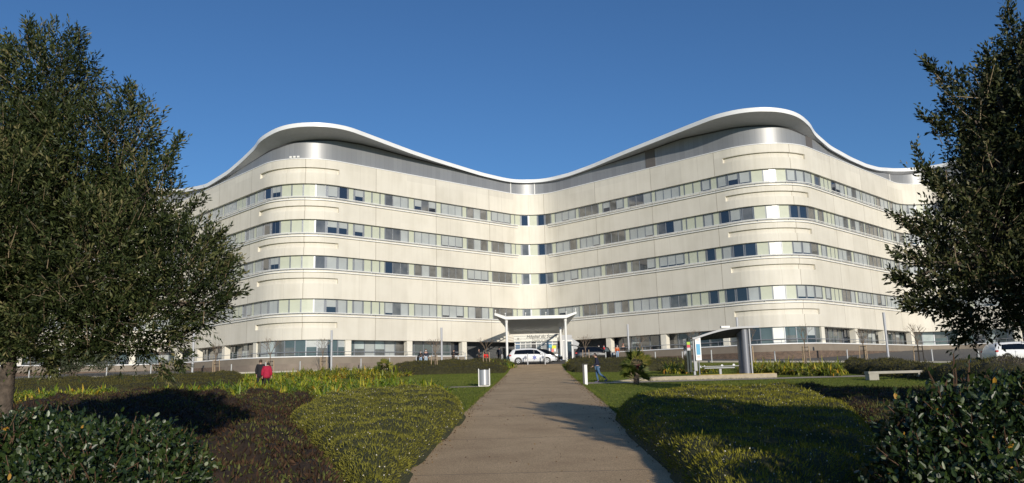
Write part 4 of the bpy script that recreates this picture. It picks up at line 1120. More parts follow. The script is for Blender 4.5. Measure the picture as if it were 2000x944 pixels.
def mpv(name, label, loc, rz, paint, L=4.85, H=1.66, star=False, group=None, rails=True):
    t = thing(name, label, 'car', loc, rz, group)
    k = L / 4.85; h = H / 1.66
    S = [(-2.42, .42, .75, .82, .70, .66), (-2.38, .30, .95, 1.08, .84, .70), (-2.25, .26, .98, 1.28, .90, .72), (-2.05, .25, .985, 1.52, .92, .70), (-1.8, .25, .985, 1.60, .93, .70), (-1.0, .25, .98, 1.65, .93, .72), (-.1, .25, .97, 1.65, .93, .72), (.45, .25, .965, 1.58, .93, .70), (.95, .25, .96, 1.32, .93, .72), (1.42, .25, .95, 1.05, .925, .78), (1.5, .25, .93, 1.01, .92, .80), (1.95, .26, .86, .93, .90, .74), (2.25, .28, .74, .80, .82, .62), (2.38, .32, .60, .66, .70, .5), (2.43, .40, .52, .56, .55, .4)]
    st = [(a * k, b, c * h, d * h, e, f) for a, b, c, d, e, f in S]
    car_shell(st, 'body', paint, t)
    for s in (-1, 1):
        side_glass(st, (-1.9 * k, -.74 * k), (-1.75 * k, -.74 * k), .1, .86, s, t)
        side_glass(st, (-.735 * k, .16 * k), (-.735 * k, .16 * k), .1, .88, s, t)
        side_glass(st, (.18 * k, 1.12 * k), (.18 * k, .46 * k), .1, .88, s, t)
        for x in (-1.48 * k, 1.5 * k):
            wheel(x, s * .84, .33, t, s); arch_ring(x, s * .945, .33, t, s)
        mb = MB(); mb.box((0, s * .90, .2), (3.9 * k, .06, .12)); mb.build('sill', M_PLASTIC, t)
        q = side_pt(st, -2.28 * k, 0, s, .0)
        mb = MB(); mb.box((-2.30 * k, s * .82, .93 * h), (.22, .16, .15)); mb.build('tail_lamp', M_REDL, t, bevel=.03)
        mb = MB(); mb.box((2.08 * k, s * .76, .72 * h), (.36, .22, .13), M=None); mb.build('headlight', M_CLEARL, t, bevel=.04)
        for xd in (-.68 * k, .2 * k):
            mb = MB(); mb.box((xd + .06, s * .945, .86 * h), (.2, .025, .03)); mb.build('door_handle', paint, t)
        for xd in (-.74 * k, .15 * k, 1.05 * k):
            mb = MB(); mb.box((xd, s * .934, .6 * h), (.012, .012, .66)); mb.build('door_seam', M_PLASTIC, t)
    end_glass(st, 1.36 * k, .5 * k, t, 'windscreen', 1)
    mirror(st, .88 * k, t, paint)
    mb = MB(); mb.box((2.39 * k, 0, .42), (.1, .9, .16)); mb.build('grille', M_PLASTIC, t)
    mb = MB(); mb.box((-2.43 * k, 0, .62), (.02, .5, .12)); mb.build('number_plate', M_WHITE, t)
    if star:
        for s, in ((-1,),):
            for (x, r) in ((.22 * k, .22), (-.74 * k, .19), (1.08 * k, .17)):
                mb = MB()
                for j in range(3):
                    a = j * math.pi / 3; mb.box((0, 0, 0), (.09, .008, 2 * r), M=Matrix.Translation((x, s * (.947 if j else .949) + 0, .66)) @ Matrix.Rotation(a, 4, 'Y'))
                mb.build('star_of_life', M_BLUE if r > .2 else mat('grey_star', (.16, .18, .24), .5), t)
            mb = MB(); mb.box((.22 * k, s * .955, .66), (.016, .006, .26)); mb.build('star_staff', M_WHITE, t)
    return t, st
Yc = 83.0
pA = atY(1040, 712, Yc)
mpv('ambulance_car', 'white ambulance people carrier with blue star on its side in front of the entrance', (pA.x, Yc, gz(Yc)), 0, M_CARW, L=4.95, star=True)
pB = atY(1059, 708, 87.5)
mpv('parked_car', 'black car mostly hidden behind the white ambulance car, its nose showing', (pB.x, 87.5, gz(87.5)), 0, M_CARB, L=4.6, H=1.5, group='cars at the entrance')
# black estate with tailgate up and a door open
pC = atY(1163, 705, 87)
tc_, stc = mpv('estate_car', 'black estate car with raised tailgate and open front door right of the canopy', (pC.x, 87, gz(87)), 0, M_CARB, L=4.6, H=1.62, group='cars at the entrance')
mb = MB(); mb.slab([(-1.7, -.62, 1.66), (-2.75, -.62, 1.92), (-2.75, .62, 1.92), (-1.7, .62, 1.66)], (0, 0, 1), -.07); mb.slab([(-2.75, -.62, 1.92), (-2.2, -.6, 1.5), (-2.2, .6, 1.5), (-2.75, .62, 1.92)], (0, 0, 1), .04) if False else None
mb.build('tailgate', M_CARB, tc_, bevel=.02)
mb = MB(); mb.box((-2.05, 0, .95), (.5, 1.2, .9)); mb.build('boot_opening', M_DARKSHADE, tc_)
mb = MB(); mb.slab([(1.02, -.95, .3), (1.55, -1.75, .3), (1.5, -1.72, .98), (1.28, -1.5, 1.45), (1.0, -1.05, 1.5), (1.02, -.95, 1.0)], (.05, .03, 0), 1); dr = mb.build('open_door', M_CARB, tc_)
mb = MB(); mb.slab([(1.0, -1.0, 1.0), (1.42, -1.65, 1.0), (1.22, -1.44, 1.40), (1.0, -1.08, 1.43)], (-.012, -.02, 0), 1); mb.build('door_window', mat('clear_door_glass', (.35, .42, .42), .1, coat=1), dr)
p = Vector((atY(1147, 690, 85.6).x, 85.6, gz(85.6)))
# white hatchback on the right
Yw = 60.0; pW = atY(1985, 708, Yw)
t, st = mpv('parked_car', 'white hatchback parked at the right edge of the picture behind the hedge', (pW.x, Yw, gz(Yw) + .03), R_(4), M_CARW, L=4.3, H=1.55)

# ------------------------------------------------------------------ people
M_SKIN = mat('skin', (.50, .30, .22), .6)
def skin_mesh(name, verts, edges, radii, material, parent, sub=1, root=0):
    me = bpy.data.meshes.new(name); me.from_pydata([tuple(v) for v in verts], edges, []); me.materials.append(material)
    o = bpy.data.objects.new(name, me); COL.objects.link(o); o.parent = parent
    m = o.modifiers.new('skin', 'SKIN'); m.use_smooth_shade = True
    sv = me.skin_vertices[0].data
    for i, r in enumerate(radii): sv[i].radius = r if hasattr(r, '__len__') else (r, r); sv[i].use_root = (i == root)
    s = o.modifiers.new('sub', 'SUBSURF'); s.levels = sub; s.render_levels = sub
    return o
STAND = dict(pel=(0, 0, .93), spi=(0, -.01, 1.15), che=(0, -.01, 1.36), nec=(0, 0, 1.50), hd0=(0, -.015, 1.58), hd1=(0, -.02, 1.69),
             shL=(-.18, 0, 1.42), elL=(-.25, .02, 1.14), wrL=(-.26, -.06, .90), shR=(.18, 0, 1.42), elR=(.25, .02, 1.14), wrR=(.26, -.06, .90),
             hpL=(-.095, 0, .90), knL=(-.10, -.02, .50), anL=(-.11, .03, .09), toL=(-.12, -.13, .04), hpR=(.095, 0, .90), knR=(.10, -.02, .50), anR=(.11, .03, .09), toR=(.12, -.13, .04))
WALK = dict(STAND, anL=(-.09, .02, .09), knL=(-.09, -.06, .50), toL=(-.09, -.14, .04), knR=(.09, .12, .52), anR=(.09, .52, .22), toR=(.09, .44, .09),
            elL=(-.25, .10, 1.17), wrL=(-.24, -.02, .95), elR=(.24, -.04, 1.14), wrR=(.2, -.26, .98), che=(0, -.04, 1.36), nec=(0, -.06, 1.50), hd0=(0, -.10, 1.57), hd1=(0, -.15, 1.67), shL=(-.18, -.03, 1.42), shR=(.18, -.03, 1.42))
STEP = dict(STAND, knL=(-.1, -.12, .52), anL=(-.1, -.18, .12), toL=(-.1, -.33, .06), knR=(.1, .08, .5), anR=(.1, .25, .12), toR=(.1, .12, .04))
PHONE = dict(STAND, elR=(.26, -.03, 1.15), wrR=(.08, -.26, 1.22), elL=(-.26, -.03, 1.15), wrL=(-.06, -.25, 1.18), hd1=(0, -.05, 1.68))
REACH = dict(STAND, elR=(.30, -.25, 1.2), wrR=(.42, -.46, 1.14), elL=(-.25, -.1, 1.2), wrL=(-.1, -.3, 1.2), nec=(.02, -.06, 1.49), hd0=(.03, -.09, 1.56), hd1=(.04, -.12, 1.66))
SIT = dict(STAND, pel=(0, .0, .50), spi=(0, .02, .72), che=(0, -.02, .92), nec=(0, -.05, 1.05), hd0=(0, -.08, 1.13), hd1=(0, -.10, 1.23), shL=(-.18, -.03, .98), elL=(-.25, -.12, .74), wrL=(-.14, -.32, .62), shR=(.18, -.03, .98), elR=(.25, -.12, .74), wrR=(.14, -.32, .62),
           hpL=(-.1, -.02, .48), knL=(-.15, -.42, .50), anL=(-.14, -.40, .09), toL=(-.14, -.56, .04), hpR=(.1, -.02, .48), knR=(.15, -.42, .50), anR=(.14, -.40, .09), toR=(.14, -.56, .04))
_mc = {}
def cloth(c, rough=.85):
    k = tuple(c)
    if k not in _mc: _mc[k] = mat('cloth', c, rough, var=.15, vscale=9)
    return _mc[k]
def person(label, loc, rz, pose, top, legs, hair, h=1.75, shoes=(.03, .03, .03), puffy=0., bareleg=False, skirt=None, mask=False, hem=None, hood=False):
    t = thing('person', label, 'person', loc, rz)
    k = h / 1.76; J = {n: Vector(v) * k for n, v in pose.items()}
    V = []; E = []; Rr = []; idx = {}
    def add_(n, p, r, par=None):
        idx[n] = len(V); V.append(p); Rr.append(r)
        if par: E.append((idx[par], idx[n]))
    add_('pel', J['pel'], (.13 * k, .10 * k))
    add_('spi', J['spi'], (.115 * k, .09 * k), 'pel'); add_('che', J['che'], (.15 * k, .10 * k), 'spi'); add_('nec', J['nec'], .052 * k, 'che')
    add_('hd0', J['hd0'], (.070 * k, .085 * k), 'nec'); add_('hdm', J['hd0'].lerp(J['hd1'], .55), (.078 * k, .098 * k), 'hd0'); add_('hd1', J['hd1'], (.062 * k, .075 * k), 'hdm')
    for s in 'LR':
        add_('sh' + s, J['sh' + s], .055 * k, 'che'); add_('el' + s, J['el' + s], .041 * k, 'sh' + s); add_('wr' + s, J['wr' + s], .027 * k, 'el' + s)
        d = (J['wr' + s] - J['el' + s]).normalized(); pm = J['wr' + s] + d * .07 * k; add_('pa' + s, pm, (.038 * k, .018 * k), 'wr' + s)
        add_('hp' + s, J['hp' + s], .088 * k, 'pel'); add_('kn' + s, J['kn' + s], .055 * k, 'hp' + s); add_('an' + s, J['an' + s], .036 * k, 'kn' + s); add_('to' + s, J['to' + s], .034 * k, 'an' + s)
    body = skin_mesh('body', V, E, Rr, M_SKIN, t)
    # fingers, part of each hand, one tapering chain per finger
    mb = MB()
    for s in 'LR':
        w_ = J['wr' + s]; d = (w_ - J['el' + s]).normalized(); sd_ = d.cross(Vector((0, 0, 1)) if abs(d.z) < .8 else Vector((0, 1, 0))).normalized(); nn = sd_.cross(d)
        for f_, (o_, ln) in enumerate(((-.027, .062), (-.009, .074), (.009, .07), (.027, .055))):
            b = w_ + d * .085 * k + sd_ * o_ * k; m_ = b + d * ln * .55 * k + nn * .008; e = m_ + (d * .8 + nn * .6).normalized() * ln * .45 * k
            mb.tube([b - d * .03, b, m_, e], [.009 * k, .0095 * k, .0085 * k, .006 * k], 6)
        b = w_ + d * .035 * k - sd_ * .03 * k; m_ = b + (d * .7 - sd_ * .7) * .035 * k; e = m_ + (d * .95 - sd_ * .2) * .028 * k
        mb.tube([b + sd_ * .015, b, m_, e], [.012 * k, .012 * k, .010 * k, .007 * k], 6)
    # nose and ears
    hc = J['hd0'].lerp(J['hd1'], .5); mb.tube([hc + Vector((0, -.088, .012)) * k, hc + Vector((0, -.118, -.015)) * k], [.009 * k, .014 * k], 6)
    for s in (-1, 1): mb.tube([hc + Vector((s * .078, 0, .02)) * k, hc + Vector((s * .086, .012, -.02)) * k], [.014 * k, .011 * k], 6)
    mb.build('hands_and_face', M_SKIN, body, smooth=True)
    mb = MB()
    for s in (-1, 1): mb.tube([hc + Vector((s * .03 - .012, -.094, .018)) * k, hc + Vector((s * .03 + .012, -.094, .018)) * k], .007 * k, 6)
    mb.build('eyes', M_PLASTIC, body)
    mb = MB(); mb.tube([hc + Vector((-.022, -.09, -.045)) * k, hc + Vector((.022, -.09, -.045)) * k], .006 * k, 6); mb.build('mouth', M_REDL if False else cloth((.35, .12, .1)), body)
    # hair cap
    me = bpy.data.meshes.new('hair'); bm = bmesh.new(); bmesh.ops.create_icosphere(bm, subdivisions=3, radius=1)
    for v in list(bm.verts):
        if v.co.y < -.25 and v.co.z < .42 or v.co.z < -.55: bm.verts.remove(v)
    for v in bm.verts:
        n_ = 1 + .05 * noise.noise(v.co * 5); v.co = Vector((v.co.x * .094 * n_, v.co.y * .112 * n_ + .004, v.co.z * .118 * n_)) * k + hc + Vector((0, .008, .02)) * k
    bm.to_mesh(me); bm.free(); o = bpy.data.objects.new('hair', me); COL.objects.link(o); o.parent = t; me.materials.append(cloth(hair, .6))
    for p_ in me.polygons: p_.use_smooth = True
    # jacket
    g = 1.16 + puffy
    ids = ['pel', 'spi', 'che', 'ncl']; V = [J['pel'] + Vector((0, 0, .02 * k)), J['spi'], J['che'], J['nec'] - Vector((0, 0, .015))]
    Rr = [(.145 * k * g, .115 * k * g), (.135 * k * g, .105 * k * g), (.155 * k * g, .11 * k * g), .065 * k * g]; E = [(0, 1), (1, 2), (2, 3)]
    for s in 'LR':
        b = len(V); V += [J['sh' + s], J['el' + s], J['el' + s].lerp(J['wr' + s], .92)]; Rr += [.068 * k * g, .054 * k * g, .042 * k * g]; E += [(2, b), (b, b + 1), (b + 1, b + 2)]
    if hem: V.append(J['pel'] + Vector((0, 0, -hem))); Rr.append((.165 * k * g, .12 * k * g)); E.append((0, len(V) - 1))
    skin_mesh('jacket', V, E, Rr, cloth(top), t, root=2)
    # trousers
    V = [J['pel']]; Rr = [(.142 * k, .112 * k)]; E = []
    for s in 'LR':
        b = len(V); kn, an = J['kn' + s], J['an' + s]
        if bareleg: V += [J['hp' + s], J['hp' + s].lerp(kn, .8)]; Rr += [.1 * k, .082 * k]; E += [(0, b), (b, b + 1)]
        else: V += [J['hp' + s], kn, an + (kn - an) * .06]; Rr += [.102 * k, .070 * k, .055 * k]; E += [(0, b), (b, b + 1), (b + 1, b + 2)]
    skin_mesh('trousers', V, E, Rr, cloth(legs), t)
    for s in 'LR':
        a, b = J['an' + s], J['to' + s]; d = (b - a); d.z = 0; d.normalize(); mb = MB()
        mb.tube([a - d * .05 * k - Vector((0, 0, .04 * k)), a + Vector((0, 0, -.035 * k)), b + Vector((0, 0, .0)), b + d * .06 * k], [.045 * k, .052 * k, .046 * k, .028 * k], 8); mb.build('shoe', cloth(shoes), t, smooth=True)
    if mask:
        mb = MB(); mb.box(tuple(hc + Vector((0, -.1, -.035)) * k), (.12 * k, .04 * k, .085 * k)); mb.build('face_mask', cloth((.75, .78, .8)), t, bevel=.015)
    return t
NAVY = (.012, .014, .035); BLACK = (.012, .012, .014); DENIM = (.06, .13, .24); LDENIM = (.30, .42, .58); RED = (.55, .02, .03)
p = G(1168, 748); t = person('man in a navy jumper and blue jeans walking left along the side path', p, R_(-96), WALK, NAVY, DENIM, (.03, .015, .01), 1.72, shoes=(.12, .12, .2))
mb = MB(); mb.tube([(0, 0, .86), (0, 0, .97)], [.165, .155], 14); mb.build('shirt_tail', cloth((.42, .44, .48)), t, smooth=True)
def pat(px, Y, dz=0): q = onY(px, Y); return Vector((q.x, Y, gz(Y) + dz + .03))
t = person('woman in a dark coat with a bag standing left of the man in pale jeans', pat(821.5, 87), R_(25), PHONE, BLACK, LDENIM, (.14, .05, .02), 1.62, mask=True)
mb = MB(); mb.box((-.26, .06, .95), (.13, .3, .3)); mb.build('shoulder_bag', cloth(BLACK), t, bevel=.04)
person('man in a navy jacket and very pale jeans standing beside the woman with the bag', pat(832, 87), R_(8), STAND, (.02, .025, .05), (.42, .52, .62), (.22, .08, .03), 1.78, mask=True)
person('person in a dark top and shorts reaching towards a road post', pat(885.5, 87.5), R_(35), REACH, BLACK, (.06, .05, .045), (.03, .02, .02), 1.68, bareleg=True)
person('person in a bright red jacket sitting left of the entrance', pat(949, 88), R_(15), SIT, (.75, .01, .01), BLACK, (.45, .25, .15), 1.75, puffy=.15)
person('dark figure standing half behind a pale post left of the red-jacketed person', pat(935.5, 88.5), R_(80), STAND, BLACK, BLACK, (.02, .02, .02), 1.66)
person('person in a long dark jacket seen from behind left of the ambulance car', pat(975.5, 88), R_(185), STAND, (.018, .022, .035), BLACK, (.01, .01, .01), 1.82, puffy=.1, hem=.1)
person('person in dark clothes with a pale face mask standing behind the black estate car', pat(1171, 89.5), R_(10), STAND, (.015, .02, .035), BLACK, (.06, .03, .02), 1.72, mask=True)
person('person in a red jacket and face mask at the open door of the black estate', pat(1181, 88.7), R_(-10), STAND, (.6, .02, .03), BLACK, (.25, .06, .03), 1.7, mask=True, puffy=.1)
person('person with orange scarf and white mask behind the low wall', pat(1207, 90.5), R_(20), STAND, (.55, .12, .03), LDENIM, (.03, .02, .02), 1.66, mask=True)
person('red-haired person in black with a pale collar under the dark overhang', pat(1219, 92.5), R_(-15), STAND, BLACK, BLACK, (.4, .06, .04), 1.8)
# couple walking away on the left, seen from behind
person('person in a black coat seen from behind, left one of the couple behind the flowers', Vector((onY(509, 46.4).x, 46.4, gz(46.4) - .0)), R_(172), STEP, (.014, .014, .018), BLACK, (.06, .035, .02), 1.84, puffy=.40, hem=.25)
person('person in a crimson padded jacket seen from behind beside the black coat', Vector((onY(521.5, 45.9).x, 45.9, gz(45.9))), R_(195), dict(STEP, hd0=(-.05, -.09, 1.56), hd1=(-.09, -.15, 1.64), nec=(-.02, -.06, 1.49)), (.38, .012, .045), BLACK, (.012, .01, .01), 1.70, puffy=.62, hem=.2)
# ------------------------------------------------------------------ foliage materials
T_TREE = tint_mat('evergreen_leaf', [(0, (.012, .019, .006)), (.35, (.038, .055, .017)), (.62, (.10, .115, .04)), (1, (.28, .23, .11))], .5, .25, .14)
T_TREE2 = tint_mat('dark_evergreen_leaf', [(0, (.010, .015, .006)), (.38, (.034, .047, .016)), (.62, (.10, .105, .04)), (1, (.30, .25, .13))], .5, .25, .14)
T_SHRUB = tint_mat('glossy_shrub_leaf', [(0, (.010, .024, .009)), (.5, (.036, .062, .012)), (.86, (.075, .10, .025)), (.93, (.20, .24, .15)), (.985, (.24, .27, .17)), (1, (.4, .22, .03))], .4, .5, .12)
T_HEATH = tint_mat('olive_heather', [(0, (.08, .078, .012)), (.5, (.21, .205, .032)), (.9, (.33, .31, .06)), (.975, (.24, .21, .08)), (.985, (.6, .55, .46)), (1, (.7, .66, .58))], .7, .2, .2)
T_HEATH2 = tint_mat('yellow_green_heather', [(0, (.09, .085, .010)), (.5, (.23, .22, .025)), (.9, (.35, .33, .05)), (.965, (.25, .22, .08)), (.975, (.6, .55, .46)), (1, (.7, .66, .58))], .7, .2, .2)
T_BROWN = tint_mat('brown_heather', [(0, (.014, .010, .006)), (.35, (.050, .028, .018)), (.52, (.095, .052, .030)), (.6, (.050, .058, .017)), (.8, (.11, .125, .034)), (1, (.24, .20, .08))], .8, .15, .1)
T_CUSH = tint_mat('dark_cushion', [(0, (.035, .033, .010)), (.5, (.080, .074, .022)), (1, (.14, .13, .038))], .8, .15, .12)
T_STRAP = tint_mat('strap_leaf', [(0, (.055, .105, .012)), (.4, (.17, .24, .022)), (.65, (.34, .35, .035)), (.88, (.42, .34, .035)), (1, (.55, .30, .03))], .45, .4, .12)
T_STRAPY = tint_mat('yellow_strap_leaf', [(0, (.07, .10, .012)), (.4, (.18, .21, .02)), (.7, (.34, .31, .03)), (.9, (.5, .36, .035)), (1, (.5, .24, .03))], .45, .4, .12)
T_PALM = tint_mat('palm_leaf', [(0, (.03, .05, .012)), (.5, (.08, .11, .025)), (.85, (.19, .20, .04)), (1, (.30, .25, .06))], .4, .4, .2)
T_GREYB = tint_mat('grey_green_leaf', [(0, (.04, .055, .03)), (1, (.12, .14, .08))], .6, .3, .15)
T_GRASS = tint_mat('grass_blade', [(0, (.05, .085, .012)), (.6, (.15, .19, .03)), (1, (.24, .24, .06))], .7, .2, .25)
T_GREYP = tint_mat('grey_flowering', [(0, (.06, .06, .03)), (.6, (.12, .11, .07)), (1, (.38, .34, .30))], .8, .2, .1)
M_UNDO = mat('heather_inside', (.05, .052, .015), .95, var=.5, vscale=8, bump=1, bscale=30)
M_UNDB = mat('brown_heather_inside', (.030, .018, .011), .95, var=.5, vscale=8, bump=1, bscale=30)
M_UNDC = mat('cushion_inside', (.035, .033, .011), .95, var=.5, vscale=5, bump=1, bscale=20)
M_TRUNK = mat('tree_bark', (.085, .065, .05), .9, var=.6, vscale=14, bump=1.0, bscale=22)
M_TWIG = mat('pale_twig', (.22, .165, .10), .7, var=.3, vscale=5)

def px_poly(pts):
    out = []
    for p in pts:
        q = G(*p); out.append((q.x, q.y))
    return out
def gzv(y): return np.interp(y, PY, PZ)

def mound(name, label, poly, H, material, blade=(.10, .022), dens=350, edge=.7, seed=1., rough=.12, tint_lo=0., tint_hi=1., up=.55, under=None, cat='low shrub', maxn=260000, layers=1, cush=0.):
    """low cushion planting: a bulging body covered in small leafy shoots"""
    P = np.array(poly); x0, y0 = P.min(0); x1, y1 = P.max(0)
    CC = []
    if cush:
        rc = random.Random(int(seed * 10)); na = int((x1 - x0) * (y1 - y0) / cush ** 2 * 1.6)
        CC = [(rc.uniform(x0, x1), rc.uniform(y0, y1), cush * rc.uniform(.6, 1.25)) for _ in range(min(na, 260))]
    def hfun(x, y):
        if cush:
            q = np.zeros(x.shape)
            for cx_, cy_, cr_ in CC: q = np.maximum(q, np.clip(1 - ((x - cx_) ** 2 + (y - cy_) ** 2) / cr_ ** 2, 0, 1))
            qq = .32 + .72 * np.sqrt(q)
        else: qq = 1.0
        d = edge_dist(x, y, poly); ins = in_poly(x, y, poly)
        t = np.clip(d / edge, 0, 1); h = H * qq * np.sqrt(1 - (1 - t) ** 2) * (1 + rough * wob(x, y, 1.0, seed) + rough * .5 * wob(x, y, 3.1, seed + 4)) + .02 * wob(x, y, 8, seed)
        return np.where(ins, h, -.06)
    stp = max(.14, (x1 - x0) / 150, (y1 - y0) / 150)
    gx = np.arange(x0 - stp, x1 + stp * 2, stp); gy = np.arange(y0 - stp, y1 + stp * 2, stp)
    X, Y = np.meshgrid(gx, gy); Hh = hfun(X, Y); Z = gzv(Y) + np.maximum(Hh - .04, -.06)
    ny, nx = X.shape; idx = np.arange(nx * ny).reshape(ny, nx)
    f = np.stack([idx[:-1, :-1], idx[:-1, 1:], idx[1:, 1:], idx[1:, :-1]], -1).reshape(-1, 4)
    keep = (Hh.ravel()[f] > 0).any(1); f = f[keep]
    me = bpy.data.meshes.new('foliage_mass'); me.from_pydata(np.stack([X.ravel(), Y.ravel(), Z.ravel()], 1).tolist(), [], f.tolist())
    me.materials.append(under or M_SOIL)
    for p in me.polygons: p.use_smooth = True
    area = keep.sum() * stp * stp; n = int(min(area * dens, maxn))
    bx = rng.uniform(x0, x1, n * 3); by = rng.uniform(y0, y1, n * 3); h = hfun(bx, by); m = h > 0
    bx, by, h = bx[m][:n], by[m][:n], h[m][:n]; n = len(bx)
    e = .12; nx_ = -(hfun(bx + e, by) - hfun(bx - e, by)) / (2 * e); ny_ = -(hfun(bx, by + e) - hfun(bx, by - e)) / (2 * e)
    nv = nrm(np.stack([np.clip(nx_, -3, 3), np.clip(ny_, -3, 3), np.ones(n)], 1))
    fr = rng.uniform(.0, 1, n) ** .5
    base = np.stack([bx, by, gzv(by) + h * (.25 + .75 * fr)], 1) + nv * -.02
    d = nv * up + rng.normal(size=(n, 3)) * .42 + np.array([0, 0, .35])
    L = blade[0] * rng.uniform(.6, 1.35, n); Wd_ = blade[1] * rng.uniform(.7, 1.3, n); lg = rng.random(n) < .05; L[lg] *= 1.9; sp = rng.random(n) < .010
    L[sp] = .028; Wd_[sp] = .028; base[sp] += nv[sp] * .07
    Q = leaf_quads(base, d, L, Wd_)
    tint = np.clip(rng.beta(2, 2, n) * .75 + .16 * wob(bx, by, 1.3, seed + 2) + .12, 0, .95); tint[sp] = rng.uniform(.985, 1, sp.sum())
    L2 = None
    tint = tint_lo + (tint_hi - tint_lo) * tint
    o = quads(name, Q, tint, material)
    b = bpy.data.objects.new('foliage_mass', me); COL.objects.link(b); b.parent = o; b['kind'] = 'stuff'
    tag(o, label, cat, kind='stuff'); return o

def drift(name, label, poly, n, material, L=.74, W=.085, leaves=30, seed=0, yellow=0.0, cat='flower bed'):
    """a bed of arching strap-leaved clumps"""
    P = np.array(poly); x0, y0 = P.min(0); x1, y1 = P.max(0); pts = []
    tries = 0
    while len(pts) < n and tries < n * 80:
        tries += 1
        x, y = rng.uniform(x0, x1), rng.uniform(y0, y1)
        if not in_poly(np.array([x]), np.array([y]), poly)[0]: continue
        if all((x - a) ** 2 + (y - b) ** 2 > (.62) ** 2 for a, b in pts): pts.append((x, y))
    Qs = []; T = []
    for (x, y) in pts:
        k = leaves; az_ = rng.uniform(0, 2 * math.pi, k); lean = np.abs(rng.normal(1.15, .4, k)); s_ = rng.uniform(.7, 1.3)
        base = np.stack([x + rng.normal(0, .10, k), y + rng.normal(0, .10, k), np.full(k, gz(y) - .01)], 1)
        Lk = L * s_ * rng.uniform(.65, 1.2, k); q, seg = strap_quads(base, az_, lean, Lk, np.full(k, W) * rng.uniform(.7, 1.3, k))
        t0 = rng.uniform(-.28, .28) + yellow; tt = np.clip(rng.beta(2, 3, k) + t0 + .25 * np.clip(lean - .7, 0, 1), 0, 1)
        Qs.append(q); T.append(np.tile(tt, seg))
    o = quads(name, np.concatenate(Qs), np.concatenate(T), material)
    mb = MB()
    for (x, y) in pts:
        mb.tube([(x, y, gz(y) - .02), (x, y, gz(y) + .14), (x, y, gz(y) + .22)], [.24, .2, .05], 6)
    b = mb.build('leaf_bases', mat('drift_core_' + name, (.035, .045, .012), .9) if 'drift_core' not in bpy.data.materials else bpy.data.materials['drift_core'], o); b['kind'] = 'stuff'
    if 'drift_core' not in bpy.data.materials: b.data.materials[0].name = 'drift_core'
    tag(o, label, cat, kind='stuff'); return o

# ------------------------------------------------------------------ beds near the camera
BA = px_poly([(560, 838), (625, 800), (705, 785), (800, 778), (868, 784), (903, 800), (905, 822), (872, 852), (838, 885), (805, 918), (780, 960), (770, 1010), (735, 1060), (690, 1010), (660, 950), (610, 890)])
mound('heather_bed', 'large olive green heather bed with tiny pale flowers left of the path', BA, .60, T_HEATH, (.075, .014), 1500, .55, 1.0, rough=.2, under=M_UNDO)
BB = px_poly([(-60, 845), (40, 812), (150, 795), (330, 790), (480, 792), (630, 800), (560, 838), (605, 890), (655, 950), (688, 1010), (730, 1062), (600, 1120), (350, 1120), (150, 1020), (-60, 960)])
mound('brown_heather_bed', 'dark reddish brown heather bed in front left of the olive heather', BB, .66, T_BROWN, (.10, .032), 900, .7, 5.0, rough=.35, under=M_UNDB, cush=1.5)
BE = px_poly([(1203, 822), (1240, 800), (1300, 790), (1430, 782), (1540, 780), (1600, 795), (1680, 830), (1720, 880), (1720, 930), (1640, 980), (1560, 1060), (1440, 1090), (1372, 1010), (1335, 955), (1290, 905), (1240, 860)])
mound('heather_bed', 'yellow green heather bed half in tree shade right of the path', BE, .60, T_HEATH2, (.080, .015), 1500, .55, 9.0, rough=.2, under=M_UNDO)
BF = px_poly([(1430, 782), (1440, 771), (1540, 768), (1700, 772), (1900, 776), (2050, 790), (2100, 860), (2100, 1000), (1900, 1100), (1700, 1060), (1640, 980), (1720, 930), (1725, 880), (1680, 830), (1600, 795), (1540, 780)])
mound('brown_heather_bed', 'dark brown shaggy heather bed behind the right yellow green heather', BF, .38, T_BROWN, (.10, .022), 600, .7, 13., under=M_UNDB, rough=.3, tint_lo=.2, cush=1.2)

# dark cushions further up the slope
CU = [
 ('dark_hedge', 'low dark green brown hedge left of the upper path, behind the litter bin', [(755, 735), (800, 733), (880, 731), (985, 729), (1000, 716), (985, 712), (900, 713), (800, 717), (765, 724)], .62, 90),
 ('dark_hedge', 'low dark hedge right of the upper path, behind the walking man', [(1108, 725), (1125, 728), (1220, 727), (1340, 724), (1345, 715), (1220, 714), (1120, 714), (1106, 718)], .75, 90),
 ('dark_hedge', 'dark low hedge behind the concrete bench', [(1640, 728), (1700, 735), (1790, 741), (1850, 744), (1850, 734), (1760, 722), (1650, 716)], .7, 90),
 ('dark_hedge', 'dark cushion shrubs at the far right in front of the white car', [(1820, 745), (1900, 752), (2020, 756), (2060, 730), (1950, 727), (1850, 730)], .8, 90),
 ('dark_cushions', 'dark olive cushion shrubs under the big left tree by the road', [(-40, 775), (60, 772), (200, 768), (340, 763), (470, 756), (478, 744), (420, 737), (300, 742), (150, 746), (0, 752)], .5, 80),
 ('dark_cushions', 'dark cushion shrub left of the walking couple', [(395, 752), (470, 752), (478, 742), (440, 736), (400, 740)], .65, 90),
]
for i, (nm, lb, pp, H_, dn) in enumerate(CU):
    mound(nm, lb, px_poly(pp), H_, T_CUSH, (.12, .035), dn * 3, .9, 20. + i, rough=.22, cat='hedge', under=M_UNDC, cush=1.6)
mound('grey_shrub_mass', 'pale greyish flowering low shrubs at the far right', px_poly([(1915, 748), (2020, 750), (2040, 735), (1930, 733)]), .95, T_GREYP, (.14, .04), 130, .7, 33., cat='low shrub')

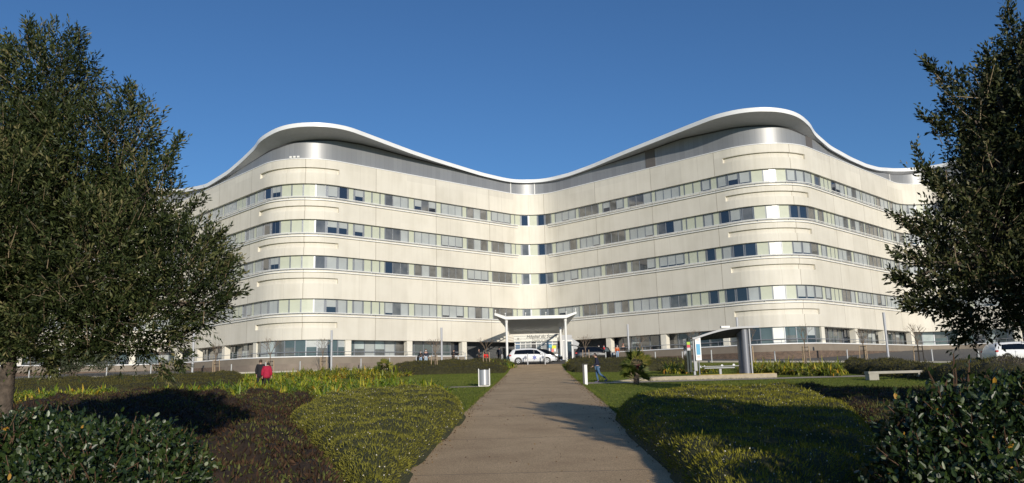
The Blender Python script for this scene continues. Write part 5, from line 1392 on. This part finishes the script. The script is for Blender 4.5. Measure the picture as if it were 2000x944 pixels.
# strap-leaved yellow green drifts
drift('strap_leaf_bed', 'bright green strap-leaved drift in the middle left before the dark shade', px_poly([(275, 789), (390, 790), (520, 797), (650, 793), (700, 784), (640, 768), (560, 757), (470, 763), (380, 770), (290, 776)]), 210, T_STRAP, leaves=34)
drift('strap_leaf_bed', 'green and yellow strap-leaved drift above the olive heather', px_poly([(700, 785), (780, 784), (870, 779), (868, 766), (800, 755), (700, 752), (640, 762), (650, 776)]), 120, T_STRAP, L=.70)
drift('strap_leaf_bed', 'strap-leaved drift around the walking couple', px_poly([(475, 766), (560, 775), (640, 772), (660, 752), (600, 742), (540, 738), (480, 742)]), 130, T_STRAP, L=.7, yellow=.12)
drift('strap_leaf_bed', 'golden strap-leaved drift by the road left of the small palm', px_poly([(555, 744), (640, 742), (730, 742), (800, 737), (800, 728), (700, 727), (590, 730)]), 170, T_STRAPY, L=.75)
drift('strap_leaf_bed', 'yellow green strap-leaved drift behind the left tree trunk', px_poly([(10, 790), (120, 790), (235, 776), (225, 768), (120, 772), (20, 776)]), 75, T_STRAP, L=.6, yellow=.1)
drift('strap_leaf_bed', 'small yellow green drift at the left corner of the upper path', px_poly([(935, 716), (985, 724), (1001, 720), (996, 713), (940, 712)]), 60, T_STRAP, L=.75, yellow=-.05)
drift('strap_leaf_bed', 'thin yellow green drift behind the hedge by the black estate car', px_poly([(1112, 716), (1175, 716), (1175, 713), (1112, 713)]), 40, T_STRAPY, L=.85)
drift('strap_leaf_bed', 'yellow green clump left of the bus shelter', px_poly([(1300, 731), (1345, 731), (1345, 722), (1302, 722)]), 34, T_STRAPY, L=.85)
drift('strap_leaf_bed', 'small drift seen through the bus shelter', px_poly([(1368, 730), (1400, 730), (1400, 724), (1368, 724)]), 14, T_STRAPY, L=.6)
drift('strap_leaf_bed', 'long yellow green drift right of the bus shelter', px_poly([(1452, 731), (1560, 734), (1640, 736), (1650, 724), (1560, 721), (1455, 720)]), 150, T_STRAPY, L=.8)
drift('strap_leaf_bed', 'yellow green drift in front of the white parked car', px_poly([(1905, 738), (2040, 742), (2040, 733), (1905, 730)]), 60, T_STRAP, L=.7, yellow=.15)
drift('strap_leaf_bed', 'small yellow tuft between the bench trees', px_poly([(1765, 730), (1800, 732), (1800, 726), (1770, 725)]), 9, T_STRAPY, L=.7)

# ------------------------------------------------------------------ lawn: short blades where the lawn is near
def grass(label, poly, n):
    P = np.array(poly); x0, y0 = P.min(0); x1, y1 = P.max(0)
    x = rng.uniform(x0, x1, n * 2); y = rng.uniform(y0, y1, n * 2); m = in_poly(x, y, poly) & ~((x > path_l(y) - .05) & (x < path_r(y) + .05)) & ~((y > 43.8) & (y < 46.0)); x, y = x[m][:n], y[m][:n]; n = len(x)
    base = np.stack([x, y, gzv(y)], 1); d = rng.normal(size=(n, 3)) * .5 + np.array([0, 0, 1.])
    Q = leaf_quads(base, d, rng.uniform(.04, .085, n), rng.uniform(.012, .022, n)); t = np.clip(rng.beta(2, 2, n) + .2 * wob(x, y, .8), 0, 1)
    tag(quads('lawn_grass', Q, t, T_GRASS), label, 'grass', kind='stuff')
grass('short mown lawn grass left of the path', [(-14, 24), (0, 24), (.6, 70), (-14, 68)], 60000)
grass('short mown lawn grass right of the path', [(3, 24), (22, 28), (30, 62), (3.8, 76)], 80000)

# ------------------------------------------------------------------ palms
def palm(label, loc, h, trunk_h, nfr, fl, name='fan_palm', seed=1):
    t = thing(name, label, 'palm', loc, 0, None); rn = np.random.default_rng(seed)
    mb = MB(); mb.tube([(0, 0, -.05), (.03, 0, trunk_h * .5), (.08, 0, trunk_h)], [.17, .14, .13], 12); mb.build('trunk', M_TRUNK, t, smooth=True)
    Q = []; T = []; st = MB()
    for i in range(nfr):
        az_ = rn.uniform(0, 2 * math.pi); el = rn.uniform(-.1, 1.4); low = i < nfr * .4
        c0 = np.array([.08, 0, trunk_h]) if not low else np.array([rn.uniform(-.2, .2), rn.uniform(-.15, .15), rn.uniform(.05, .4)])
        if low: el = rn.uniform(.35, 1.1)
        d = np.array([math.cos(az_) * math.cos(el), math.sin(az_) * math.cos(el), math.sin(el)])
        pl_ = fl * rn.uniform(.7, 1.1); hub = c0 + d * pl_ * .55; st.tube([tuple(c0), tuple(hub)], .012, 4)
        side = nrm(np.cross(d, [0, 0, 1])); upv = np.cross(side, d); ro = rn.normal(0, .8); side, upv = side * math.cos(ro) + upv * math.sin(ro), upv * math.cos(ro) - side * math.sin(ro); nl = 18
        for j in range(nl):
            a = (j - (nl - 1) / 2) / nl * 2.9; dd = d * math.cos(a) + side * math.sin(a) + upv * .1
            dd[2] -= .12; dd = nrm(dd); Lf = pl_ * .62 * (1 - .12 * abs(a)); wv = nrm(np.cross(dd, upv)) * .026
            b = hub; m_ = b + dd * Lf * .55; e = b + dd * Lf - np.array([0, 0, .06])
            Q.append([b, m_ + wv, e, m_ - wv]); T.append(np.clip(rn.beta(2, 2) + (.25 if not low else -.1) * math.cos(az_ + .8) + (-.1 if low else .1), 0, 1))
    f = quads('fronds', np.array(Q), T, T_PALM, t); st.build('frond_stem', M_TWIG, t)
    if seed == 1:
        mb = MB(); mb.tube([(.0, -.12, trunk_h - .25), (.1, -.2, trunk_h - .08), (.25, -.2, trunk_h + .05)], [.06, .09, .04], 8); mb.build('flower_bud', mat('maroon_sheath', (.10, .02, .02), .7), t, smooth=True)
palm('squat fan palm with a maroon crown base by the side path', G(1243, 751), 1.9, 1.05, 46, .95, seed=1)
q = onY(747, 70); palm('small greyish fan palm rising from the golden drift by the road', q, 1.5, .6, 30, .85, seed=2)

# grey-green bush on the wall, left
def leaf_ball(name, label, ells, material, n, L, W, cat, trunk=True):
    base = []; D = []
    tot = sum(e[3] * e[4] for e in ells)
    for (cx, cy, cz, rx, rz_, ry) in ells:
        k = int(n * rx * rz_ / tot); v = nrm(rng.normal(size=(k, 3))); r = rng.uniform(.45, 1.05, k)[:, None]
        base.append(np.array([cx, cy, cz]) + v * r * np.array([rx, ry, rz_])); D.append(v * .7 + rng.normal(size=(k, 3)) * .5 + np.array([0, 0, .5]))
    base = np.concatenate(base); D = np.concatenate(D); k = len(base)
    wv = wob(base[:, 0] + base[:, 1], base[:, 2], 2.2, 3.); ok = (wv > -.55); base, D = base[ok], D[ok]; k = len(base)
    t = thing(name, label, cat)
    quads('foliage', leaf_quads(base, D, rng.uniform(.7, 1.3, k) * L, W), np.clip(rng.beta(2, 2, k), 0, 1), material, t)
    c = ells[0]; mb = MB()
    for j in range(5):
        mb.tube([(c[0] + (j - 2) * .1, c[1], gz(c[1])), (c[0] + (j - 2) * c[3] * .3, c[1], c[2] + .3)], [.06, .02], 6)
    mb.build('stems', M_TRUNK, t); rebase(t, (c[0], c[1], gz(c[1]))); return t
e = []
for (x, y, rx, ry) in ((150, 700, 45, 24), (190, 688, 34, 18), (130, 716, 34, 14), (205, 706, 22, 18)):
    p = atY(x, y, 79); k = 79 / F; e.append((p.x, 78.5, p.z, rx * k, ry * k, 1.2))
leaf_ball('grey_green_bush', 'spreading grey green bush hanging over the retaining wall on the left', e, T_GREYB, 9000, .28, .07, 'bush')

# ------------------------------------------------------------------ big trees
def inside(P, ells):
    m = np.full(len(P), 9.0)
    for (c, r) in ells:
        m = np.minimum(m, (((P - c) / r) ** 2).sum(1))
    return m
def big_tree(name, label, loc, ells_px, Y, nshoot, nleaf, L, W, material, trunk, limbs, sprays=(), ells3=None, seed=3, depth=1.0, shoot=(.28, .55), yofs=0.):
    r_ = np.random.default_rng(seed); k = Y / F; ells = []
    for e in ells_px:
        (x, y, rx, ry) = e[:4]; dy = e[4] if len(e) > 4 else 0; yy = Y + dy
        p = atY(x, y, yy); kk = yy / F; ells.append((np.array([p.x, p.y, p.z]), np.array([rx * kk, max(rx, ry) * kk * depth, ry * kk])))
    if ells3: ells = [(np.array(c), np.array(r)) for c, r in ells3]
    lo = np.min([c - r for c, r in ells], 0); hi = np.max([c + r for c, r in ells], 0)
    P = r_.uniform(lo, hi, (nshoot * 14, 3)); m = inside(P, ells)
    dens = np.clip((m - .05) / .6, .30, 1)                   # fewer shoots deep inside
    cl = wob(P[:, 0] * 1.0 + P[:, 1] * .6, P[:, 2] + P[:, 1] * .8, 2.4, seed) + .5 * wob(P[:, 0] * 2.3, P[:, 2] * 2.3 + P[:, 1], 3.1, seed + 1)
    keep = (m < 1 + .2 * cl) & (r_.random(len(P)) < dens) & ((cl > -.62) | (m < .35))
    P = P[keep][:nshoot]; n = len(P)
    # direction outwards and up
    C = np.zeros_like(P); best = np.full(n, 9e9)
    for (c, r) in ells:
        v = (((P - c) / r) ** 2).sum(1); s = v < best; best[s] = v[s]; C[s] = ((P - c) / r)[s]
    d = nrm(nrm(C) * .55 + np.array([0, 0, .62]) + r_.normal(size=(n, 3)) * .38)
    SL = r_.uniform(*shoot, n)
    for (a, b, cnt, spread) in sprays:
        pa = atY(*a, Y + (yofs)); pb = atY(*b, Y + yofs); t_ = r_.uniform(0, 1, cnt)[:, None]
        q = np.array(pa) * (1 - t_) + np.array(pb) * t_ + r_.normal(size=(cnt, 3)) * spread * (1.1 - t_)
        dd = nrm(nrm(np.array(pb - pa))[None] * .8 + r_.normal(size=(cnt, 3)) * .35 + np.array([0, 0, .35])); P = np.r_[P, q]; d = np.r_[d, dd]; SL = np.r_[SL, r_.uniform(.15, .32, cnt)]
    n = len(P)
    base = []; D = []; T = []
    tone = np.clip(r_.beta(2, 3, n) + .15 * wob(P[:, 0], P[:, 2], 2.0, seed), 0, 1)
    for j in range(nleaf):
        f = (j + .5) / nleaf; base.append(P + d * (SL * (f - .15))[:, None] + r_.normal(size=(n, 3)) * .012)
        rad = nrm(np.cross(d, r_.normal(size=(n, 3)))); D.append(d * (.55 + .5 * f) + rad * (.85 - .3 * f)); T.append(np.clip(tone * .8 + r_.normal(0, .12, n) + (.10 if f > .8 else 0), 0, 1))
    base = np.concatenate(base); D = np.concatenate(D); T = np.concatenate(T); N = len(base)
    t = thing(name, label, 'tree')
    quads('crown', leaf_quads(base, D, L * r_.uniform(.65, 1.25, N), W * r_.uniform(.7, 1.2, N), .06), T, material, t)
    tw = MB(); sel = r_.permutation(n)[:int(n * .13)]
    for i in sel:
        a = P[i] - d[i] * SL[i] * .5; b = P[i] + d[i] * SL[i] * .8; tw.tube([tuple(a), tuple((a + b) / 2 + r_.normal(size=3) * .01), tuple(b)], [.006, .005, .0025], 3, cap=False)
    tw.build('twigs', M_TWIG, t)
    mb = MB(); mb.tube(*trunk, 16); mb.build('trunk', M_TRUNK, t, smooth=True)
    lb = MB()
    for pts, rad in limbs: lb.tube(pts, rad, 8)
    # secondary limbs reaching into every lobe
    root = Vector(trunk[0][-1])
    for (c, r) in ells:
        for q in range(5):
            e_ = Vector(c + r_.uniform(-.6, .6, 3) * r); m_ = root.lerp(e_, .5) + Vector((0, 0, -.15)); lb.tube([root, m_, e_], [.05, .03, .012], 6)
    lb.build('limbs', M_TRUNK, t, smooth=True)
    rebase(t, loc); return t
YL = 12.2
b0 = atY(8, 800, YL); tl = Vector((b0.x - .02, YL, gz(YL)))
t1 = atY(20, 680, YL); t2 = atY(30, 560, YL); t3 = atY(60, 430, YL); t4 = atY(80, 280, YL)
big_tree('evergreen_tree', 'big dark evergreen tree with narrow leaves on the left', tl,
         [(92, 165, 88, 98), (-20, 225, 110, 120), (140, 255, 62, 62), (252, 275, 50, 84), (248, 335, 62, 68), (150, 330, 130, 120), (285, 402, 54, 78, -.2), (345, 545, 92, 112), (200, 520, 170, 150), (60, 440, 180, 210), (-90, 460, 190, 260), (250, 630, 130, 66), (95, 640, 150, 66), (395, 585, 48, 60)],
         YL, 15000, 14, .098, .027, T_TREE, ([tuple(tl - Vector((0, 0, .1))), tuple(atY(9, 790, YL)), tuple(t1), tuple(t2)], [.14, .115, .10, .09]),
         [([tuple(t2), tuple(t3), tuple(t4)], [.1, .07, .03]), ([tuple(t2), tuple(atY(150, 480, YL)), tuple(atY(300, 420, YL))], [.08, .05, .02])],
         sprays=[((400, 560), (455, 515), 30, .10), ((410, 600), (458, 575), 26, .08), ((400, 520), (432, 455), 26, .08), ((330, 340), (347, 275), 16, .05), ((60, 120), (58, 45), 26, .07), ((300, 700), (322, 735), 12, .04), ((90, 690), (98, 718), 20, .08), ((340, 690), (350, 722), 12, .05), ((256, 230), (252, 172), 24, .06), ((150, 100), (160, 72), 10, .04), ((325, 350), (335, 300), 14, .05), ((20, 120), (14, 90), 10, .04), ((350, 430), (388, 398), 18, .06)], seed=3, depth=.9)
YR = 10.0
tr = Vector((atY(2085, 700, YR).x, YR, gz(YR)))
big_tree('evergreen_tree', 'dark evergreen tree with oval leaves filling the right edge', tr,
         [(1985, 150, 46, 88), (1925, 215, 70, 70), (2010, 300, 110, 130), (1945, 330, 70, 80), (1930, 470, 105, 100), (1850, 470, 60, 55), (1848, 550, 72, 60), (1950, 575, 130, 72), (2100, 330, 150, 300), (2055, 540, 150, 105), (1870, 380, 48, 40)],
         YR, 9500, 13, .075, .031, T_TREE2, ([tuple(tr - Vector((0, 0, .1))), tuple(atY(2080, 640, YR)), tuple(atY(2060, 480, YR))], [.16, .13, .10]),
         [([tuple(atY(2060, 480, YR)), tuple(atY(2010, 280, YR)), tuple(atY(1985, 110, YR))], [.09, .06, .015]), ([tuple(atY(2060, 520, YR)), tuple(atY(1900, 500, YR)), tuple(atY(1790, 540, YR))], [.07, .04, .012])],
         sprays=[((1880, 200), (1815, 128), 34, .09), ((1880, 270), (1812, 236), 28, .07), ((1840, 380), (1790, 300), 26, .05), ((1860, 400), (1795, 335), 34, .09), ((1840, 470), (1760, 432), 36, .08), ((1820, 520), (1755, 500), 26, .06), ((1820, 560), (1750, 545), 34, .08), ((1830, 600), (1775, 600), 30, .06), ((1975, 90), (1968, 18), 26, .05), ((1900, 640), (1880, 665), 24, .08), ((1940, 150), (1928, 115), 18, .04)], seed=8, depth=.9, shoot=(.18, .36))
# unseen trees outside the right edge, added for the shade they cast
tn = Vector((17.5, 9.5, gz(9.5)))
big_tree('evergreen_tree', 'tall dark evergreen tree unseen beyond the right edge of the picture', tn, [], 9.5, 2600, 12, .2, .07, T_TREE2, ([(17.5, 9.5, -2.2), (17.5, 9.5, 0), (17.5, 9.6, 3)], [.2, .17, .12]), [([(17.5, 9.6, 3), (17.6, 9.5, 7)], [.1, .04])], ells3=[((17.5, 9.5, 4.6), (2.1, 2.1, 2.4)), ((18.4, 9.2, 6.6), (1.5, 1.5, 1.8)), ((17.2, 9.8, 7.4), (1.1, 1.1, 1.5))], seed=12)
big_tree('evergreen_tree', 'low branching dark evergreen, unseen beyond the right edge, added to shade the beds', Vector((9.6, 10.8, gz(10.8))), [], 10.8, 3600, 12, .15, .055, T_TREE2, ([(9.6, 10.8, -2.2), (9.5, 10.8, -.6), (9.4, 10.7, .8)], [.12, .1, .07]), [([(9.4, 10.7, .8), (9.3, 10.6, 2.5)], [.06, .03])], ells3=[((9.3, 10.7, .5), (1.5, 1.4, .95)), ((8.9, 10.6, 1.9), (.9, 1.0, 1.1)), ((10.2, 11.2, .2), (1.4, 1.4, 1.3)), ((7.1, 7.0, .55), (1.2, 1.2, 1.0)), ((8.0, 7.4, .2), (1.5, 1.3, 1.0))], seed=14)  # crown lobes placed to throw shade on the right bed

# ------------------------------------------------------------------ broad-leaved shrubs in the foreground
def shrub(name, label, ells_px, Y, nshoot, material, L, W, shoots=(), seed=5, nleaf=9, depth=1.0):
    r_ = np.random.default_rng(seed); ells = []
    for e in ells_px:
        x, y, rx, ry = e[:4]; yy = Y + (e[4] if len(e) > 4 else 0); p = atY(x, y, yy); kk = yy / F; ells.append((np.array([p.x, p.y, p.z]), np.array([rx * kk, min(rx, 260) * kk * depth, ry * kk])))
    lo = np.min([c - r for c, r in ells], 0); hi = np.max([c + r for c, r in ells], 0)
    P = r_.uniform(lo, hi, (nshoot * 12, 3)); m = inside(P, ells); cl = wob(P[:, 0] * 2 + P[:, 1], P[:, 2] * 2, 2.6, seed)
    keep = (m < 1 + .12 * cl) & (r_.random(len(P)) < np.clip((m - .1) / .5, .1, 1)) & (P[:, 2] > gz(Y)); P = P[keep][:nshoot]; n = len(P)
    C = np.zeros_like(P); best = np.full(n, 9e9)
    for (c, r) in ells:
        v = (((P - c) / r) ** 2).sum(1); s = v < best; best[s] = v[s]; C[s] = ((P - c) / r)[s]
    d = nrm(nrm(C) * .6 + np.array([0, 0, .6]) + r_.normal(size=(n, 3)) * .4); SL = r_.uniform(.10, .24, n)
    ex = []
    for (a, b) in shoots:
        pa, pb = atY(*a, Y), atY(*b, Y); P = np.r_[P, np.array([(pa + pb) / 2])]; d = np.r_[d, np.array([(pb - pa).normalized()])]; SL = np.r_[SL, [(pb - pa).length]]; ex.append((pa, pb))
    n = len(P); base = []; D = []; T = []; tone = r_.beta(2, 3, n)
    for j in range(nleaf):
        f = (j + .5) / nleaf; base.append(P + d * (SL * (f - .5))[:, None]); rad = nrm(np.cross(d, r_.normal(size=(n, 3)))); D.append(d * (.5 + .4 * f) + rad * (1.0 - .3 * f)); T.append(np.clip(tone * .75 + r_.normal(0, .12, n), 0, .86))
    base = np.concatenate(base); D = np.concatenate(D); T = np.concatenate(T); N = len(base)
    sp = r_.random(N) < .045; T[sp] = r_.uniform(.92, .985, sp.sum()); sp = r_.random(N) < .006; T[sp] = 1
    t = thing(name, label, 'shrub')
    D = nrm(D); side = nrm(np.cross(D, r_.normal(size=(N, 3)))); nor = np.cross(side, D); Ls = (L * r_.uniform(.6, 1.25, N))[:, None]; Ws = (W * r_.uniform(.75, 1.2, N))[:, None]
    # oval leaves: two faces each, cupped along the midrib
    p0, p3 = base, base + D * Ls
    a1 = base + D * Ls * .28 + side * Ws * .45 + nor * Ls * .05; a2 = base + D * Ls * .72 + side * Ws * .42 + nor * Ls * .05
    b1 = base + D * Ls * .28 - side * Ws * .45 + nor * Ls * .05; b2 = base + D * Ls * .72 - side * Ws * .42 + nor * Ls * .05
    Q = np.concatenate([np.stack([p0, a1, a2, p3], 1), np.stack([p0, p3, b2, b1], 1)])
    quads('foliage', Q, np.concatenate([T, T]), material, t)
    tw = MB(); sel = r_.permutation(n)[:int(n * .22)]
    for i in list(sel) + list(range(n - len(ex), n)):
        a = P[i] - d[i] * SL[i] * .8; b = P[i] + d[i] * SL[i] * .5; tw.tube([tuple(a), tuple((a + b) / 2 + r_.normal(size=3) * .008), tuple(b)], [.006, .0045, .0025], 4, cap=False)
    for c, r in ells:
        for q in range(8):
            e_ = c + r_.uniform(-.7, .7, 3) * r; tw.tube([(c[0] + r_.normal(0, .1), c[1], gz(Y) - .05), tuple(e_)], [.014, .006], 5, cap=False)
    tw.build('stems', mat('reddish_stem', (.10, .055, .03), .7) if 'reddish_stem' not in bpy.data.materials else bpy.data.materials['reddish_stem'], t)
    c = ells[0][0]; rebase(t, (c[0], c[1], gz(Y))); return t
shrub('broadleaf_shrub', 'glossy broad-leaved shrub filling the lower left corner', [(200, 930, 190, 95), (60, 920, 170, 105, .2), (-80, 930, 150, 110), (300, 960, 80, 88, -.2), (150, 1010, 240, 120, -.4)], 5.6, 5400, T_SHRUB, .041, .023,
      shoots=[((258, 860), (268, 805)), ((366, 880), (378, 838)), ((110, 850), (118, 818)), ((60, 840), (66, 803)), ((300, 855), (312, 825)), ((385, 910), (398, 885))], seed=5)
shrub('broadleaf_shrub', 'glossy broad-leaved shrub with upright leafy shoots in the lower right corner', [(1900, 900, 150, 130), (2020, 900, 170, 150), (1830, 960, 100, 110, -.2), (1800, 830, 50, 45), (1885, 828, 90, 48, .1), (2000, 822, 110, 52, .1), (1950, 1020, 240, 130, -.3)], 4.6, 5200, T_SHRUB, .042, .023,
      shoots=[((1865, 770), (1862, 690)), ((1850, 800), (1812, 722)), ((1890, 770), (1893, 700)), ((1790, 820), (1745, 795)), ((1920, 790), (1925, 722)), ((1960, 790), (1972, 745)), ((1830, 800), (1850, 742)), ((1770, 850), (1728, 835)), ((1990, 780), (1997, 730))], seed=6)
shrub('broadleaf_shrub', 'tall glossy broad-leaved shrub, unseen past the lower right corner, added for shade', [(2380, 800, 200, 190), (2560, 690, 220, 230, .5)], 5.8, 1500, T_SHRUB, .09, .05, seed=9)  # out of frame, put in to darken the lower right beds

# dead leaves blown against the edges of the path
n = 2600; y = rng.uniform(11, 60, n); sd_ = rng.choice((-1, 1), n); off = np.abs(rng.normal(0, .22, n))
hw = np.array([flare(v) for v in y]); x = np.array([pc(v) for v in y]) + sd_ * (hw - off); k_ = rng.random(n) < .12; x[k_] = np.array([pc(v) for v in y[k_]]) + rng.uniform(-2.4, 2.4, k_.sum())
b_ = np.stack([x, y, gzv(y) + .018], 1); d_ = np.stack([rng.normal(size=n), rng.normal(size=n), rng.uniform(0, .25, n)], 1)
tag(quads('leaf_litter', leaf_quads(b_, d_, rng.uniform(.03, .07, n), rng.uniform(.02, .035, n)), rng.random(n), tint_mat('dead_leaf', [(0, (.05, .03, .015)), (.6, (.14, .08, .03)), (1, (.25, .17, .06))], .8, .2, 0)), 'dead brown leaves scattered along the edges of the central path', 'leaf litter', kind='stuff')
for sgn, lb in ((-1, 'ragged grass fringe along the left edge of the central path'), (1, 'ragged grass fringe along the right edge of the central path')):
    n = 9000; y = rng.uniform(11, 78, n); x = np.array([pc(v) + sgn * flare(v) for v in y]) + sgn * rng.normal(.0, .05, n) + .04 * wob(y, y, 2.0)
    b_ = np.stack([x, y, gzv(y)], 1); d_ = rng.normal(size=(n, 3)) * .5 + np.array([0, 0, 1.])
    tag(quads('grass_fringe', leaf_quads(b_, d_, rng.uniform(.04, .10, n), rng.uniform(.012, .02, n)), rng.random(n), T_GRASS), lb, 'grass', kind='stuff')
